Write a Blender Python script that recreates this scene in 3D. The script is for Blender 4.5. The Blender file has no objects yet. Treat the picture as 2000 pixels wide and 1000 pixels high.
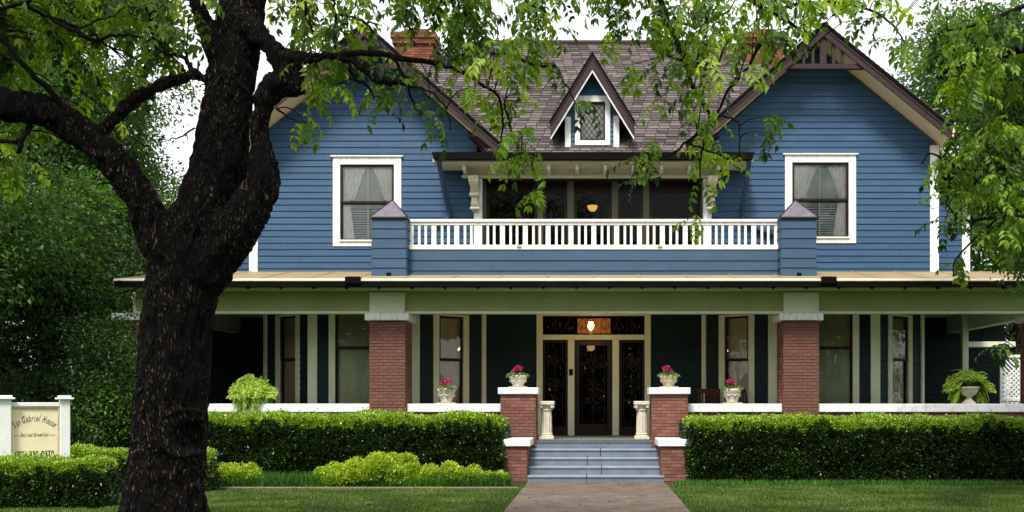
import bpy, math, random
import numpy as np
from mathutils import Matrix, Vector, Quaternion, noise as mnoise

random.seed(7)
RNG = np.random.default_rng(11)
SC = bpy.context.scene
COL = SC.collection
PI = math.pi

# ------------------------------------------------------------------ camera, world, sun, exposure
EYE = 1.65
FPX = 1940.0            # focal length in pixels of the 2000 px wide photograph
VX, VY = 1160.0, 785.0  # point straight ahead of the camera

cd = bpy.data.cameras.new("camera")
cam = bpy.data.objects.new("camera", cd)
COL.objects.link(cam)
cam.location = (0, 0, EYE)
cam.rotation_euler = (math.radians(90), 0, 0)
cd.sensor_width = 36.0
cd.lens = 36.0 * FPX / 2000.0
cd.shift_x = -(VX - 1000) / 2000.0
cd.shift_y = (VY - 500) / 2000.0
cd.clip_start = 0.1
cd.clip_end = 900
SC.camera = cam

SUN_ELEV, SUN_AZ = 55.0, -14.0
w = bpy.data.worlds.new("World")
SC.world = w
w.use_nodes = True
nt = w.node_tree
nt.nodes.clear()
sky = nt.nodes.new("ShaderNodeTexSky")
sky.sky_type = 'NISHITA'
sky.sun_disc = False
sky.sun_elevation = math.radians(SUN_ELEV)
sky.sun_rotation = math.radians(180 + SUN_AZ)
sky.dust_density = 4.0
mixw = nt.nodes.new("ShaderNodeMixRGB")
mixw.inputs[0].default_value = 0.88
mixw.inputs[2].default_value = (9.2, 9.4, 9.6, 1)      # bright, even cloud cover
bg = nt.nodes.new("ShaderNodeBackground")
bg.inputs[1].default_value = 0.1
wo = nt.nodes.new("ShaderNodeOutputWorld")
nt.links.new(sky.outputs[0], mixw.inputs[1])
nt.links.new(mixw.outputs[0], bg.inputs[0])
nt.links.new(bg.outputs[0], wo.inputs[0])

sl = bpy.data.lights.new("sun", 'SUN')
sl.energy = 3.0
sl.angle = math.radians(14)
sl.color = (1.0, 0.95, 0.86)
sun = bpy.data.objects.new("sun", sl)
COL.objects.link(sun)
sun.location = (0, 0, 40)
sun.rotation_euler = (math.radians(90 - SUN_ELEV), 0, math.radians(SUN_AZ))

SC.view_settings.view_transform = 'Standard'
SC.view_settings.look = 'None'
SC.view_settings.gamma = 1.0
SC.view_settings.use_curve_mapping = False
SC.view_settings.exposure = 0.75
SC.render.engine = 'CYCLES'
SC.cycles.max_bounces = 6
SC.cycles.diffuse_bounces = 3
SC.cycles.glossy_bounces = 3
SC.cycles.transmission_bounces = 4
SC.cycles.transparent_max_bounces = 8
SC.cycles.use_denoising = True


def X(px, D):
    return (px - VX) * D / FPX


def Z(py, D):
    return EYE + (VY - py) * D / FPX


def P(px, py, D):
    return Vector((X(px, D), D, Z(py, D)))


# ------------------------------------------------------------------ object helpers
def mesh_from(name, V, F, mat=None, smooth=False, mats=None, fm=None):
    me = bpy.data.meshes.new(name)
    me.from_pydata([tuple(v) for v in V], [], F)
    if mats:
        for m in mats:
            me.materials.append(m)
        if fm:
            me.polygons.foreach_set("material_index", fm)
    elif mat:
        me.materials.append(mat)
    if smooth:
        me.polygons.foreach_set("use_smooth", [True] * len(me.polygons))
    me.update()
    return me


def link(name, me, parent=None, inv=None):
    o = bpy.data.objects.new(name, me)
    COL.objects.link(o)
    if parent is not None:
        o.parent = parent
        if inv is not None:
            o.matrix_parent_inverse = inv
    return o


class MB:
    """collects shapes; build() links them as one mesh object"""

    def __init__(self):
        self.V, self.F, self.M = [], [], []
        self.m = 0

    def add(self, V, F):
        n = len(self.V)
        self.V += [tuple(v) for v in V]
        self.F += [tuple(i + n for i in f) for f in F]
        self.M += [self.m] * len(F)

    def box(self, x0, x1, y0, y1, z0, z1):
        self.add([(x0, y0, z0), (x1, y0, z0), (x1, y1, z0), (x0, y1, z0), (x0, y0, z1), (x1, y0, z1), (x1, y1, z1), (x0, y1, z1)],
                 [(0, 3, 2, 1), (4, 5, 6, 7), (0, 1, 5, 4), (1, 2, 6, 5), (2, 3, 7, 6), (3, 0, 4, 7)])

    def bbox(self, x0, x1, y0, y1, z0, z1, b=0.01):
        """box with chamfered edges"""
        V = []
        for (xa, xb, ya, yb, z) in ((x0 + b, x1 - b, y0 + b, y1 - b, z0), (x0, x1, y0, y1, z0 + b), (x0, x1, y0, y1, z1 - b), (x0 + b, x1 - b, y0 + b, y1 - b, z1)):
            c = 0 if z in (z0, z1) else b
            if c:
                V += [(xa + c, ya, z), (xb - c, ya, z), (xb, ya + c, z), (xb, yb - c, z), (xb - c, yb, z), (xa + c, yb, z), (xa, yb - c, z), (xa, ya + c, z)]
            else:
                V += [(xa, ya, z), (xb, ya, z), (xb, ya, z), (xb, yb, z), (xb, yb, z), (xa, yb, z), (xa, yb, z), (xa, ya, z)]
        n = 8
        F = [tuple(reversed([0, 2, 4, 6])), (24, 26, 28, 30)]
        F = [(6, 4, 2, 0), (24, 26, 28, 30)]
        for k in range(3):
            for i in range(8):
                j = (i + 1) % 8
                F.append((k * n + i, k * n + j, (k + 1) * n + j, (k + 1) * n + i))
        self.add(V, F)

    def poly(self, pts, y0, y1):
        """polygon in the xz plane (counter-clockwise seen from -y) extruded from y0 to y1"""
        n = len(pts)
        V = [(p[0], y0, p[1]) for p in pts] + [(p[0], y1, p[1]) for p in pts]
        F = [tuple(range(n)), tuple(range(2 * n - 1, n - 1, -1))]
        for i in range(n):
            j = (i + 1) % n
            F.append((i, i + n, j + n, j))
        self.add(V, F)

    def tube(self, pts, rad, seg=8, cap=True):
        pts = [Vector(p) for p in pts]
        if not hasattr(rad, '__len__'):
            rad = [rad] * len(pts)
        V, F = [], []
        ref = Vector((0.31, 0.2, 0.93))
        prev = None
        for i, p in enumerate(pts):
            t = (pts[min(i + 1, len(pts) - 1)] - pts[max(i - 1, 0)])
            t = t.normalized() if t.length > 1e-9 else Vector((0, 0, 1))
            if prev is None:
                a = t.cross(ref)
                if a.length < 1e-3:
                    a = t.cross(Vector((1, 0, 0)))
                a.normalize()
            else:
                a = prev - t * prev.dot(t)
                a.normalize()
            b = t.cross(a)
            prev = a
            for k in range(seg):
                an = 2 * PI * k / seg
                V.append(p + (a * math.cos(an) + b * math.sin(an)) * rad[i])
        for i in range(len(pts) - 1):
            for k in range(seg):
                l = (k + 1) % seg
                F.append((i * seg + k, i * seg + l, (i + 1) * seg + l, (i + 1) * seg + k))
        if cap:
            F.append(tuple(range(seg - 1, -1, -1)))
            F.append(tuple((len(pts) - 1) * seg + k for k in range(seg)))
        self.add(V, F)

    def lathe(self, prof, cx=0, cy=0, seg=24, wob=None):
        V, F = [], []
        for (r, z) in prof:
            for k in range(seg):
                an = 2 * PI * k / seg
                rr = r * (1 + (wob(an, z) if wob else 0))
                V.append((cx + rr * math.cos(an), cy + rr * math.sin(an), z))
        for i in range(len(prof) - 1):
            for k in range(seg):
                l = (k + 1) % seg
                F.append((i * seg + k, i * seg + l, (i + 1) * seg + l, (i + 1) * seg + k))
        F.append(tuple(range(seg - 1, -1, -1)))
        F.append(tuple((len(prof) - 1) * seg + k for k in range(seg)))
        self.add(V, F)

    def build(self, name, mat, parent=None, inv=None, smooth=False, T=None, mats=None, kind=None, label=None):
        V = self.V
        if T is not None:
            V = [T @ Vector(v) for v in V]
        me = mesh_from(name, V, self.F, mat, smooth, mats, self.M if mats else None)
        o = link(name, me, parent, inv)
        if kind:
            o['kind'] = kind
        if label:
            o['label'] = label
        return o


def empty(name, loc=(0, 0, 0), rz=0, label=None, cat=None, group=None):
    o = bpy.data.objects.new(name, None)
    COL.objects.link(o)
    o.location = loc
    o.rotation_euler = (0, 0, rz)
    o.empty_display_size = 0.2
    tag(o, label, cat, group)
    return o


def tag(o, label=None, cat=None, group=None, kind=None):
    if label:
        o['label'] = label
    if cat:
        o['category'] = cat
    if group:
        o['group'] = group
    if kind:
        o['kind'] = kind
    return o


def copy_tree(o, parent=None):
    c = o.copy()
    COL.objects.link(c)
    if parent:
        c.parent = parent
    for ch in list(o.children):
        copy_tree(ch, c)
    return c


# ------------------------------------------------------------------ materials
def M_(name):
    m = bpy.data.materials.new(name)
    m.use_nodes = True
    n = m.node_tree.nodes
    b = n.get("Principled BSDF")
    return m, n, m.node_tree.links, b


def rgba(c):
    return (c[0], c[1], c[2], 1)


def mat(name, c, rough=0.6, var=0.12, scale=3.0, bump=0.15, bscale=60, c2=None, spec=0.22, metal=0.0, rnd=0.0, stretch=(1, 1, 1), detail=6, fac=(0.35, 0.7)):
    """paint / stone / metal with large soft mottling, fine grain bump and optional per-object variation"""
    m, n, l, b = M_(name)
    tc = n.new("ShaderNodeTexCoord")
    mp = n.new("ShaderNodeMapping")
    mp.inputs['Scale'].default_value = stretch
    l.new(tc.outputs['Object'], mp.inputs[0])
    no = n.new("ShaderNodeTexNoise")
    no.inputs['Scale'].default_value = scale
    no.inputs['Detail'].default_value = detail
    no.inputs['Roughness'].default_value = 0.65
    l.new(mp.outputs[0], no.inputs['Vector'])
    cr = n.new("ShaderNodeValToRGB")
    cr.color_ramp.elements[0].position = fac[0]
    cr.color_ramp.elements[1].position = fac[1]
    if c2 is None:
        c2 = [x * (1 - var) for x in c]
        c1 = [min(1, x * (1 + var)) for x in c]
    else:
        c1 = c
    cr.color_ramp.elements[0].color = rgba(c2)
    cr.color_ramp.elements[1].color = rgba(c1)
    l.new(no.outputs['Fac'], cr.inputs[0])
    out = cr.outputs[0]
    if rnd:
        oi = n.new("ShaderNodeObjectInfo")
        mr = n.new("ShaderNodeMapRange")
        mr.inputs[3].default_value = 1 - rnd
        mr.inputs[4].default_value = 1 + rnd
        l.new(oi.outputs['Random'], mr.inputs[0])
        hv = n.new("ShaderNodeHueSaturation")
        l.new(mr.outputs[0], hv.inputs['Value'])
        l.new(out, hv.inputs['Color'])
        out = hv.outputs[0]
    l.new(out, b.inputs['Base Color'])
    b.inputs['Roughness'].default_value = rough
    b.inputs['Metallic'].default_value = metal
    b.inputs['Specular IOR Level'].default_value = spec
    if bump:
        n2 = n.new("ShaderNodeTexNoise")
        n2.inputs['Scale'].default_value = bscale
        n2.inputs['Detail'].default_value = 4
        l.new(mp.outputs[0], n2.inputs['Vector'])
        bp = n.new("ShaderNodeBump")
        bp.inputs['Strength'].default_value = bump
        bp.inputs['Distance'].default_value = 0.02
        l.new(n2.outputs['Fac'], bp.inputs['Height'])
        l.new(bp.outputs[0], b.inputs['Normal'])
    return m


def leaf_mat(name, stops, trans=0.35, rough=0.5, spec=0.3):
    """leaf colour by the per-leaf 'tint' attribute; partly translucent"""
    m, n, l, b = M_(name)
    at = n.new("ShaderNodeAttribute")
    at.attribute_name = 'tint'
    cr = n.new("ShaderNodeValToRGB")
    el = cr.color_ramp.elements
    el[0].position, el[0].color = stops[0][0], rgba(stops[0][1])
    el[1].position, el[1].color = stops[-1][0], rgba(stops[-1][1])
    for s in stops[1:-1]:
        e = el.new(s[0])
        e.color = rgba(s[1])
    l.new(at.outputs['Fac'], cr.inputs[0])
    l.new(cr.outputs[0], b.inputs['Base Color'])
    b.inputs['Roughness'].default_value = rough
    b.inputs['Specular IOR Level'].default_value = spec
    tr = n.new("ShaderNodeBsdfTranslucent")
    hs = n.new("ShaderNodeHueSaturation")
    hs.inputs['Value'].default_value = 1.5
    hs.inputs['Saturation'].default_value = 1.1
    hs.inputs['Hue'].default_value = 0.485
    l.new(cr.outputs[0], hs.inputs['Color'])
    l.new(hs.outputs[0], tr.inputs['Color'])
    mx = n.new("ShaderNodeMixShader")
    mx.inputs[0].default_value = trans
    l.new(b.outputs[0], mx.inputs[1])
    l.new(tr.outputs[0], mx.inputs[2])
    l.new(mx.outputs[0], n.get("Material Output").inputs[0])
    return m


def tint_mat(name, stops, rough=0.8, bump=0.4, bscale=90, spec=0.3):
    m, n, l, b = M_(name)
    at = n.new("ShaderNodeAttribute")
    at.attribute_name = 'tint'
    tc = n.new("ShaderNodeTexCoord")
    no = n.new("ShaderNodeTexNoise")
    no.inputs['Scale'].default_value = bscale
    no.inputs['Detail'].default_value = 4
    l.new(tc.outputs['Object'], no.inputs['Vector'])
    ad = n.new("ShaderNodeMath")
    ad.operation = 'MULTIPLY_ADD'
    ad.inputs[1].default_value = 0.35
    l.new(no.outputs['Fac'], ad.inputs[0])
    sb = n.new("ShaderNodeMath")
    sb.operation = 'SUBTRACT'
    sb.inputs[1].default_value = 0.17
    l.new(at.outputs['Fac'], sb.inputs[0])
    l.new(sb.outputs[0], ad.inputs[2])
    cr = n.new("ShaderNodeValToRGB")
    el = cr.color_ramp.elements
    el[0].position, el[0].color = stops[0][0], rgba(stops[0][1])
    el[1].position, el[1].color = stops[-1][0], rgba(stops[-1][1])
    for s in stops[1:-1]:
        e = el.new(s[0])
        e.color = rgba(s[1])
    l.new(ad.outputs[0], cr.inputs[0])
    l.new(cr.outputs[0], b.inputs['Base Color'])
    b.inputs['Roughness'].default_value = rough
    b.inputs['Specular IOR Level'].default_value = spec
    bp = n.new("ShaderNodeBump")
    bp.inputs['Strength'].default_value = bump
    bp.inputs['Distance'].default_value = 0.01
    l.new(no.outputs['Fac'], bp.inputs['Height'])
    l.new(bp.outputs[0], b.inputs['Normal'])
    return m


def glass_mat(name, tint=(1, 1, 1), rough=0.01, ior=1.5):
    m, n, l, b = M_(name)
    n.remove(b)
    fr = n.new("ShaderNodeFresnel")
    fr.inputs[0].default_value = ior
    no = n.new("ShaderNodeTexNoise")
    no.inputs['Scale'].default_value = 2.5
    tc = n.new("ShaderNodeTexCoord")
    l.new(tc.outputs['Object'], no.inputs['Vector'])
    bp = n.new("ShaderNodeBump")
    bp.inputs['Strength'].default_value = 0.06
    bp.inputs['Distance'].default_value = 0.1
    l.new(no.outputs['Fac'], bp.inputs['Height'])
    g = n.new("ShaderNodeBsdfGlossy")
    g.inputs['Roughness'].default_value = rough
    l.new(bp.outputs[0], g.inputs['Normal'])
    t = n.new("ShaderNodeBsdfTransparent")
    t.inputs[0].default_value = rgba(tint)
    mx = n.new("ShaderNodeMixShader")
    mu = n.new("ShaderNodeMath")
    mu.operation = 'MULTIPLY_ADD'
    mu.inputs[1].default_value = 1.6
    mu.inputs[2].default_value = 0.0
    l.new(fr.outputs[0], mu.inputs[0])
    l.new(mu.outputs[0], mx.inputs[0])
    l.new(t.outputs[0], mx.inputs[1])
    l.new(g.outputs[0], mx.inputs[2])
    l.new(mx.outputs[0], n.get("Material Output").inputs[0])
    return m


def emit_mat(name, c, s):
    m, n, l, b = M_(name)
    b.inputs['Base Color'].default_value = rgba(c)
    b.inputs['Emission Color'].default_value = rgba(c)
    b.inputs['Emission Strength'].default_value = s
    return m


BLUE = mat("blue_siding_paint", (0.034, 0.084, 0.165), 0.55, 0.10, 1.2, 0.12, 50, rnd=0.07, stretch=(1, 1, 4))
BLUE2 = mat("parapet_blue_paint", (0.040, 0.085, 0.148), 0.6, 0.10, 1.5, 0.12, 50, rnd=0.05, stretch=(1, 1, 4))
BLUE_SHADED = mat("shaded_blue_siding_paint", (0.006, 0.021, 0.023), 0.6, 0.12, 1.2, 0.12, 50, rnd=0.08)  # blue siding paint with the porch shade and green reflection put into its colour
WHITE = mat("white_trim_paint", (0.82, 0.82, 0.80), 0.5, 0.05, 6.0, 0.12, 40, c2=(0.62, 0.60, 0.53), rnd=0.03, stretch=(3, 3, 0.6), detail=8, fac=(0.3, 0.55))
CREAM = mat("aged_cream_paint", (0.64, 0.60, 0.47), 0.6, 0.10, 2.0, 0.1, 40)
SAGE = mat("pale_sage_trim_paint", (0.72, 0.75, 0.55), 0.6, 0.08, 2.0, 0.1, 40)
BEAMG = mat("sage_fascia_paint", (0.33, 0.375, 0.165), 0.65, 0.12, 1.0, 0.1, 40)
TANS = mat("tan_soffit_paint", (0.80, 0.66, 0.47), 0.6, 0.08, 2.0, 0.1, 40)
TANROOF = mat("tan_roof_coating", (0.28, 0.215, 0.12), 0.6, 0.10, 1.5, 0.2, 30)
MAROON = mat("dark_maroon_paint", (0.036, 0.019, 0.021), 0.55, 0.15, 2.0, 0.15, 40)
BLACKM = mat("black_gutter_metal", (0.006, 0.005, 0.005), 0.8, 0.2, 2.0, 0.05, 30, spec=0.04)
SASH = mat("dark_brown_sash_paint", (0.016, 0.008, 0.008), 0.5, 0.15, 3.0, 0.1, 40)
STEPM = mat("blue_grey_step_paint", (0.15, 0.185, 0.24), 0.6, 0.14, 5.0, 0.3, 60, rnd=0.05)
DKBLUE = mat("dark_blue_pipe_paint", (0.016, 0.042, 0.105), 0.4, 0.1, 3, 0.05, 40, spec=0.5)
SAGE_DIM = mat("shaded_sage_trim_paint", (0.16, 0.15, 0.105), 0.6, 0.1, 3, 0.1, 40)  # sage trim paint with the dimness of the recess put into its colour
NOSE = mat("worn_pale_step_tread", (0.24, 0.28, 0.33), 0.6, 0.14, 5.0, 0.3, 60, rnd=0.05)
DECKM = mat("grey_porch_floor", (0.16, 0.165, 0.155), 0.6, 0.12, 5.0, 0.2, 60)
CAPM = mat("white_masonry_cap", (0.85, 0.86, 0.88), 0.6, 0.07, 5.0, 0.3, 50, c2=(0.60, 0.60, 0.58), stretch=(2, 2, 0.8), detail=8, fac=(0.3, 0.52))
MORTAR = mat("brown_mortar", (0.135, 0.066, 0.052), 0.9, 0.1, 10, 0.4, 90)
BRICKM = mat("red_brown_brick", (0.17, 0.077, 0.057), 0.85, 0.16, 14, 0.5, 120, rnd=0.12)
BRICKT = tint_mat("red_brown_brick_mass", [(0.1, (0.15, 0.058, 0.043)), (0.9, (0.23, 0.10, 0.075))], 0.85)
CHIMB = tint_mat("orange_red_chimney_brick", [(0.1, (0.12, 0.035, 0.02)), (0.9, (0.24, 0.08, 0.045))], 0.85)
SHIN = tint_mat("purple_brown_shingle", [(0.0, (0.034, 0.027, 0.028)), (0.5, (0.088, 0.072, 0.071)), (1.0, (0.165, 0.138, 0.13))], 0.9, 0.5, 160, 0.2)
GLASS = glass_mat("window_glass")
DARKGLASS = glass_mat("dark_leaded_glass", (0.2, 0.18, 0.16), ior=1.18)
CURT = mat("cream_lace_curtain", (0.90, 0.90, 0.84), 0.9, 0.1, 8, 0.2, 120)
SHEER = mat("grey_green_sheer", (0.50, 0.54, 0.51), 0.9, 0.15, 3, 0.1, 60)
SHADE = mat("tan_roller_shade", (0.42, 0.37, 0.22), 0.9, 0.08, 3, 0.15, 120)
SHADEG = mat("lower_sheer_curtain", (0.34, 0.38, 0.24), 0.9, 0.2, 2, 0.15, 120)
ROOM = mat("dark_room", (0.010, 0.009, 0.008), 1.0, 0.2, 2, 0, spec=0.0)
BLIND = mat("grey_green_blind", (0.55, 0.60, 0.58), 0.7, 0.1, 5, 0)
CAME = mat("lead_came", (0.035, 0.025, 0.02), 0.6, 0.1, 5, 0)
BEVEL = mat("bevelled_glass_piece", (0.12, 0.11, 0.10), 0.12, 0.3, 3, 0, metal=0.9)
DOORW = mat("dark_stained_door_wood", (0.018, 0.010, 0.008), 0.4, 0.2, 3, 0.1, 30, stretch=(6, 6, 1))
STONEW = mat("cream_cast_stone", (0.60, 0.56, 0.45), 0.75, 0.12, 9, 0.6, 45)
STONET = mat("tan_cast_stone", (0.50, 0.43, 0.29), 0.75, 0.15, 9, 0.6, 45)
CAPMET = mat("weathered_metal_cap", (0.16, 0.14, 0.17), 0.5, 0.2, 6, 0.3, 60, metal=0.3)
LAMPG = emit_mat("warm_lamp_glass", (1.0, 0.42, 0.12), 6.0)
BULB = emit_mat("amber_bulb_glass", (1.0, 0.36, 0.08), 45.0)
LAMPY = emit_mat("yellow_lamp_bowl", (1.0, 0.70, 0.16), 2.2)
LAMPM = mat("bronze_lamp_metal", (0.06, 0.04, 0.02), 0.4, 0.2, 10, 0, metal=0.8)
LATT = mat("white_lattice_paint", (0.78, 0.79, 0.78), 0.6, 0.05, 3, 0)
SIGNP = mat("cream_sign_board", (0.78, 0.70, 0.45), 0.6, 0.05, 3, 0.05, 40)
SIGNW = mat("white_sign_post_paint", (0.74, 0.77, 0.74), 0.6, 0.06, 3, 0.1, 40)
INK = mat("dark_green_grey_lettering", (0.025, 0.028, 0.016), 0.6, 0.1, 3, 0)
CHAIRM = mat("dark_red_brown_chair_wood", (0.07, 0.022, 0.016), 0.5, 0.2, 5, 0.1, 30)
PATH = mat("pinkish_brown_concrete_path", (0.17, 0.13, 0.105), 0.85, 0.14, 2.2, 0.6, 60, c2=(0.085, 0.066, 0.052), detail=9, fac=(0.3, 0.6), rnd=0.06)
EDGE = mat("worn_concrete_edging", (0.17, 0.14, 0.09), 0.85, 0.15, 6, 0.4, 60)
SOIL = mat("dark_bed_soil", (0.035, 0.026, 0.016), 0.95, 0.3, 8, 0.8, 40)
ROADM = mat("grey_asphalt", (0.05, 0.05, 0.052), 0.9, 0.15, 6, 0.4, 90)
LAWN = mat("lawn_green", (0.040, 0.075, 0.014), 0.9, 0.25, 3, 0.6, 70)


def bark_mat(name, c1, c2, c3):
    m, n, l, b = M_(name)
    tc = n.new("ShaderNodeTexCoord")
    mp = n.new("ShaderNodeMapping")
    mp.inputs['Scale'].default_value = (1, 1, 0.26)
    l.new(tc.outputs['Object'], mp.inputs[0])
    wn_ = n.new("ShaderNodeTexNoise")
    wn_.inputs['Scale'].default_value = 7
    wn_.inputs['Detail'].default_value = 5
    l.new(mp.outputs[0], wn_.inputs['Vector'])
    mxv = n.new("ShaderNodeMixRGB")
    mxv.inputs[0].default_value = 0.16
    l.new(mp.outputs[0], mxv.inputs[1])
    l.new(wn_.outputs['Color'], mxv.inputs[2])
    vo = n.new("ShaderNodeTexVoronoi")
    vo.inputs['Scale'].default_value = 46
    l.new(mxv.outputs[0], vo.inputs['Vector'])
    ve = n.new("ShaderNodeTexVoronoi")
    ve.feature = 'DISTANCE_TO_EDGE'
    ve.inputs['Scale'].default_value = 46
    l.new(mxv.outputs[0], ve.inputs['Vector'])
    sep = n.new("ShaderNodeSeparateColor")
    l.new(vo.outputs['Color'], sep.inputs[0])
    no = n.new("ShaderNodeTexNoise")
    no.inputs['Scale'].default_value = 55
    no.inputs['Detail'].default_value = 6
    no.inputs['Roughness'].default_value = 0.7
    l.new(tc.outputs['Object'], no.inputs['Vector'])
    big = n.new("ShaderNodeTexNoise")
    big.inputs['Scale'].default_value = 2.2
    big.inputs['Detail'].default_value = 3
    l.new(tc.outputs['Object'], big.inputs['Vector'])
    m1 = n.new("ShaderNodeMath")          # plate value * fine noise
    m1.operation = 'MULTIPLY_ADD'
    m1.inputs[1].default_value = 0.34
    l.new(sep.outputs[0], m1.inputs[0])
    m0 = n.new("ShaderNodeMath")
    m0.operation = 'MULTIPLY'
    m0.inputs[1].default_value = 1.0
    l.new(no.outputs['Fac'], m0.inputs[0])
    l.new(m0.outputs[0], m1.inputs[2])
    m2 = n.new("ShaderNodeMath")
    m2.operation = 'MULTIPLY_ADD'
    m2.inputs[1].default_value = 0.8
    l.new(big.outputs['Fac'], m2.inputs[0])
    m3 = n.new("ShaderNodeMath")
    m3.operation = 'SUBTRACT'
    m3.inputs[1].default_value = 0.48
    l.new(m1.outputs[0], m3.inputs[0])
    l.new(m3.outputs[0], m2.inputs[2])
    eg = n.new("ShaderNodeMapRange")
    eg.inputs[1].default_value = 0.0
    eg.inputs[2].default_value = 0.3
    l.new(ve.outputs['Distance'], eg.inputs[0])
    m4 = n.new("ShaderNodeMath")
    m4.operation = 'MULTIPLY'
    l.new(m2.outputs[0], m4.inputs[0])
    l.new(eg.outputs[0], m4.inputs[1])
    cr = n.new("ShaderNodeValToRGB")
    cr.color_ramp.elements[0].position = 0.3
    cr.color_ramp.elements[0].color = rgba(c1)
    cr.color_ramp.elements[1].position = 0.92
    cr.color_ramp.elements[1].color = rgba(c3)
    e = cr.color_ramp.elements.new(0.6)
    e.color = rgba(c2)
    l.new(m4.outputs[0], cr.inputs[0])
    l.new(cr.outputs[0], b.inputs['Base Color'])
    b.inputs['Roughness'].default_value = 0.85
    b.inputs['Specular IOR Level'].default_value = 0.12
    bp = n.new("ShaderNodeBump")
    bp.inputs['Strength'].default_value = 1.0
    bp.inputs['Distance'].default_value = 0.03
    l.new(m4.outputs[0], bp.inputs['Height'])
    l.new(bp.outputs[0], b.inputs['Normal'])
    return m


BARK = bark_mat("dark_pecan_bark", (0.003, 0.002, 0.002), (0.026, 0.019, 0.015), (0.19, 0.155, 0.125))
BARK2 = bark_mat("dark_thin_bark", (0.008, 0.006, 0.005), (0.022, 0.015, 0.011), (0.05, 0.036, 0.026))

PECAN = leaf_mat("pecan_leaf", [(0, (0.010, 0.036, 0.004)), (0.5, (0.10, 0.21, 0.013)), (0.8, (0.25, 0.40, 0.03)), (1, (0.42, 0.56, 0.07))], 0.45, 0.4)
OAKL = leaf_mat("dark_tree_leaf", [(0, (0.006, 0.022, 0.003)), (0.6, (0.026, 0.072, 0.008)), (1, (0.10, 0.22, 0.025))], 0.3, 0.4)
RIGHTL = leaf_mat("bright_tree_leaf", [(0, (0.016, 0.05, 0.007)), (0.6, (0.045, 0.115, 0.016)), (1, (0.12, 0.24, 0.03))], 0.42, 0.42)
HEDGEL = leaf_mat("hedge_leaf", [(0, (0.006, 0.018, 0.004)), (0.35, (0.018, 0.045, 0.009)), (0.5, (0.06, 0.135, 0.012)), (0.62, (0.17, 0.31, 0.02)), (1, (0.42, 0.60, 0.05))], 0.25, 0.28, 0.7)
LIMEL = leaf_mat("lime_shrub_leaf", [(0, (0.05, 0.13, 0.008)), (0.5, (0.23, 0.36, 0.02)), (1, (0.48, 0.60, 0.06))], 0.3, 0.5)
GRASSL = leaf_mat("grass_blade", [(0, (0.035, 0.085, 0.012)), (0.6, (0.09, 0.17, 0.025)), (1, (0.24, 0.28, 0.08))], 0.3, 0.6)
MONDO = leaf_mat("border_grass_blade", [(0, (0.02, 0.08, 0.010)), (1, (0.11, 0.28, 0.03))], 0.3, 0.5)
FERNL = leaf_mat("yellow_green_fern_frond", [(0, (0.09, 0.24, 0.02)), (1, (0.62, 0.78, 0.16))], 0.35, 0.5)
GERL = leaf_mat("geranium_leaf", [(0, (0.05, 0.14, 0.03)), (1, (0.22, 0.36, 0.12))], 0.3, 0.6)
PETAL = leaf_mat("magenta_petal", [(0, (0.35, 0.015, 0.09)), (1, (0.72, 0.10, 0.28))], 0.3, 0.6)


# ------------------------------------------------------------------ leaf clouds
def unit(a):
    return a / np.maximum(np.linalg.norm(a, axis=1, keepdims=True), 1e-9)


def leaf_arrays(pos, d, nrm, L, W, tint, fold=0.25, wide=0.42):
    """4 vertices / 2 triangles per leaf, folded along the midrib"""
    d = unit(d)
    s = unit(np.cross(d, nrm))
    u = np.cross(s, d)
    L = L[:, None]
    W = W[:, None]
    b = pos
    r = pos + d * L * wide + s * W * 0.5 + u * W * fold
    t = pos + d * L - u * L * 0.08
    lf = pos + d * L * wide - s * W * 0.5 + u * W * fold
    V = np.stack([b, r, t, lf], 1).reshape(-1, 3)
    return V, np.repeat(tint, 4)


def mesh_leaves(name, V, T, matl):
    """V: (4n,3) in groups of base/right/tip/left"""
    n = len(V) // 4
    me = bpy.data.meshes.new(name)
    me.vertices.add(len(V))
    me.vertices.foreach_set("co", np.asarray(V, dtype=np.float32).ravel())
    q = np.arange(n)[:, None] * 4
    tri = np.concatenate([q + [0, 1, 2], q + [0, 2, 3]], 1).reshape(-1).astype(np.int32)
    me.loops.add(len(tri))
    me.loops.foreach_set("vertex_index", tri)
    nf = len(tri) // 3
    me.polygons.add(nf)
    me.polygons.foreach_set("loop_start", np.arange(nf, dtype=np.int32) * 3)
    try:
        me.polygons.foreach_set("loop_total", np.full(nf, 3, dtype=np.int32))
    except Exception:
        pass
    a = me.attributes.new("tint", 'FLOAT', 'POINT')
    a.data.foreach_set("value", np.asarray(T, dtype=np.float32))
    me.materials.append(matl)
    me.update(calc_edges=True)
    return me


def rnd_dir(n):
    return unit(RNG.normal(size=(n, 3)))


def leaves_at(pos, out, size, tint, up=0.5, wr=0.5, spread=0.8, sv=0.3):
    """leaves at pos growing roughly along out"""
    n = len(pos)
    d = unit(out + rnd_dir(n) * spread)
    nrm = unit(np.array([[0, 0, up]]) + rnd_dir(n) * 0.6 + out * 0.3)
    L = size * (1 + RNG.uniform(-sv, sv, n))
    return leaf_arrays(pos, d, nrm, L, L * wr, np.clip(tint, 0, 1))


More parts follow.
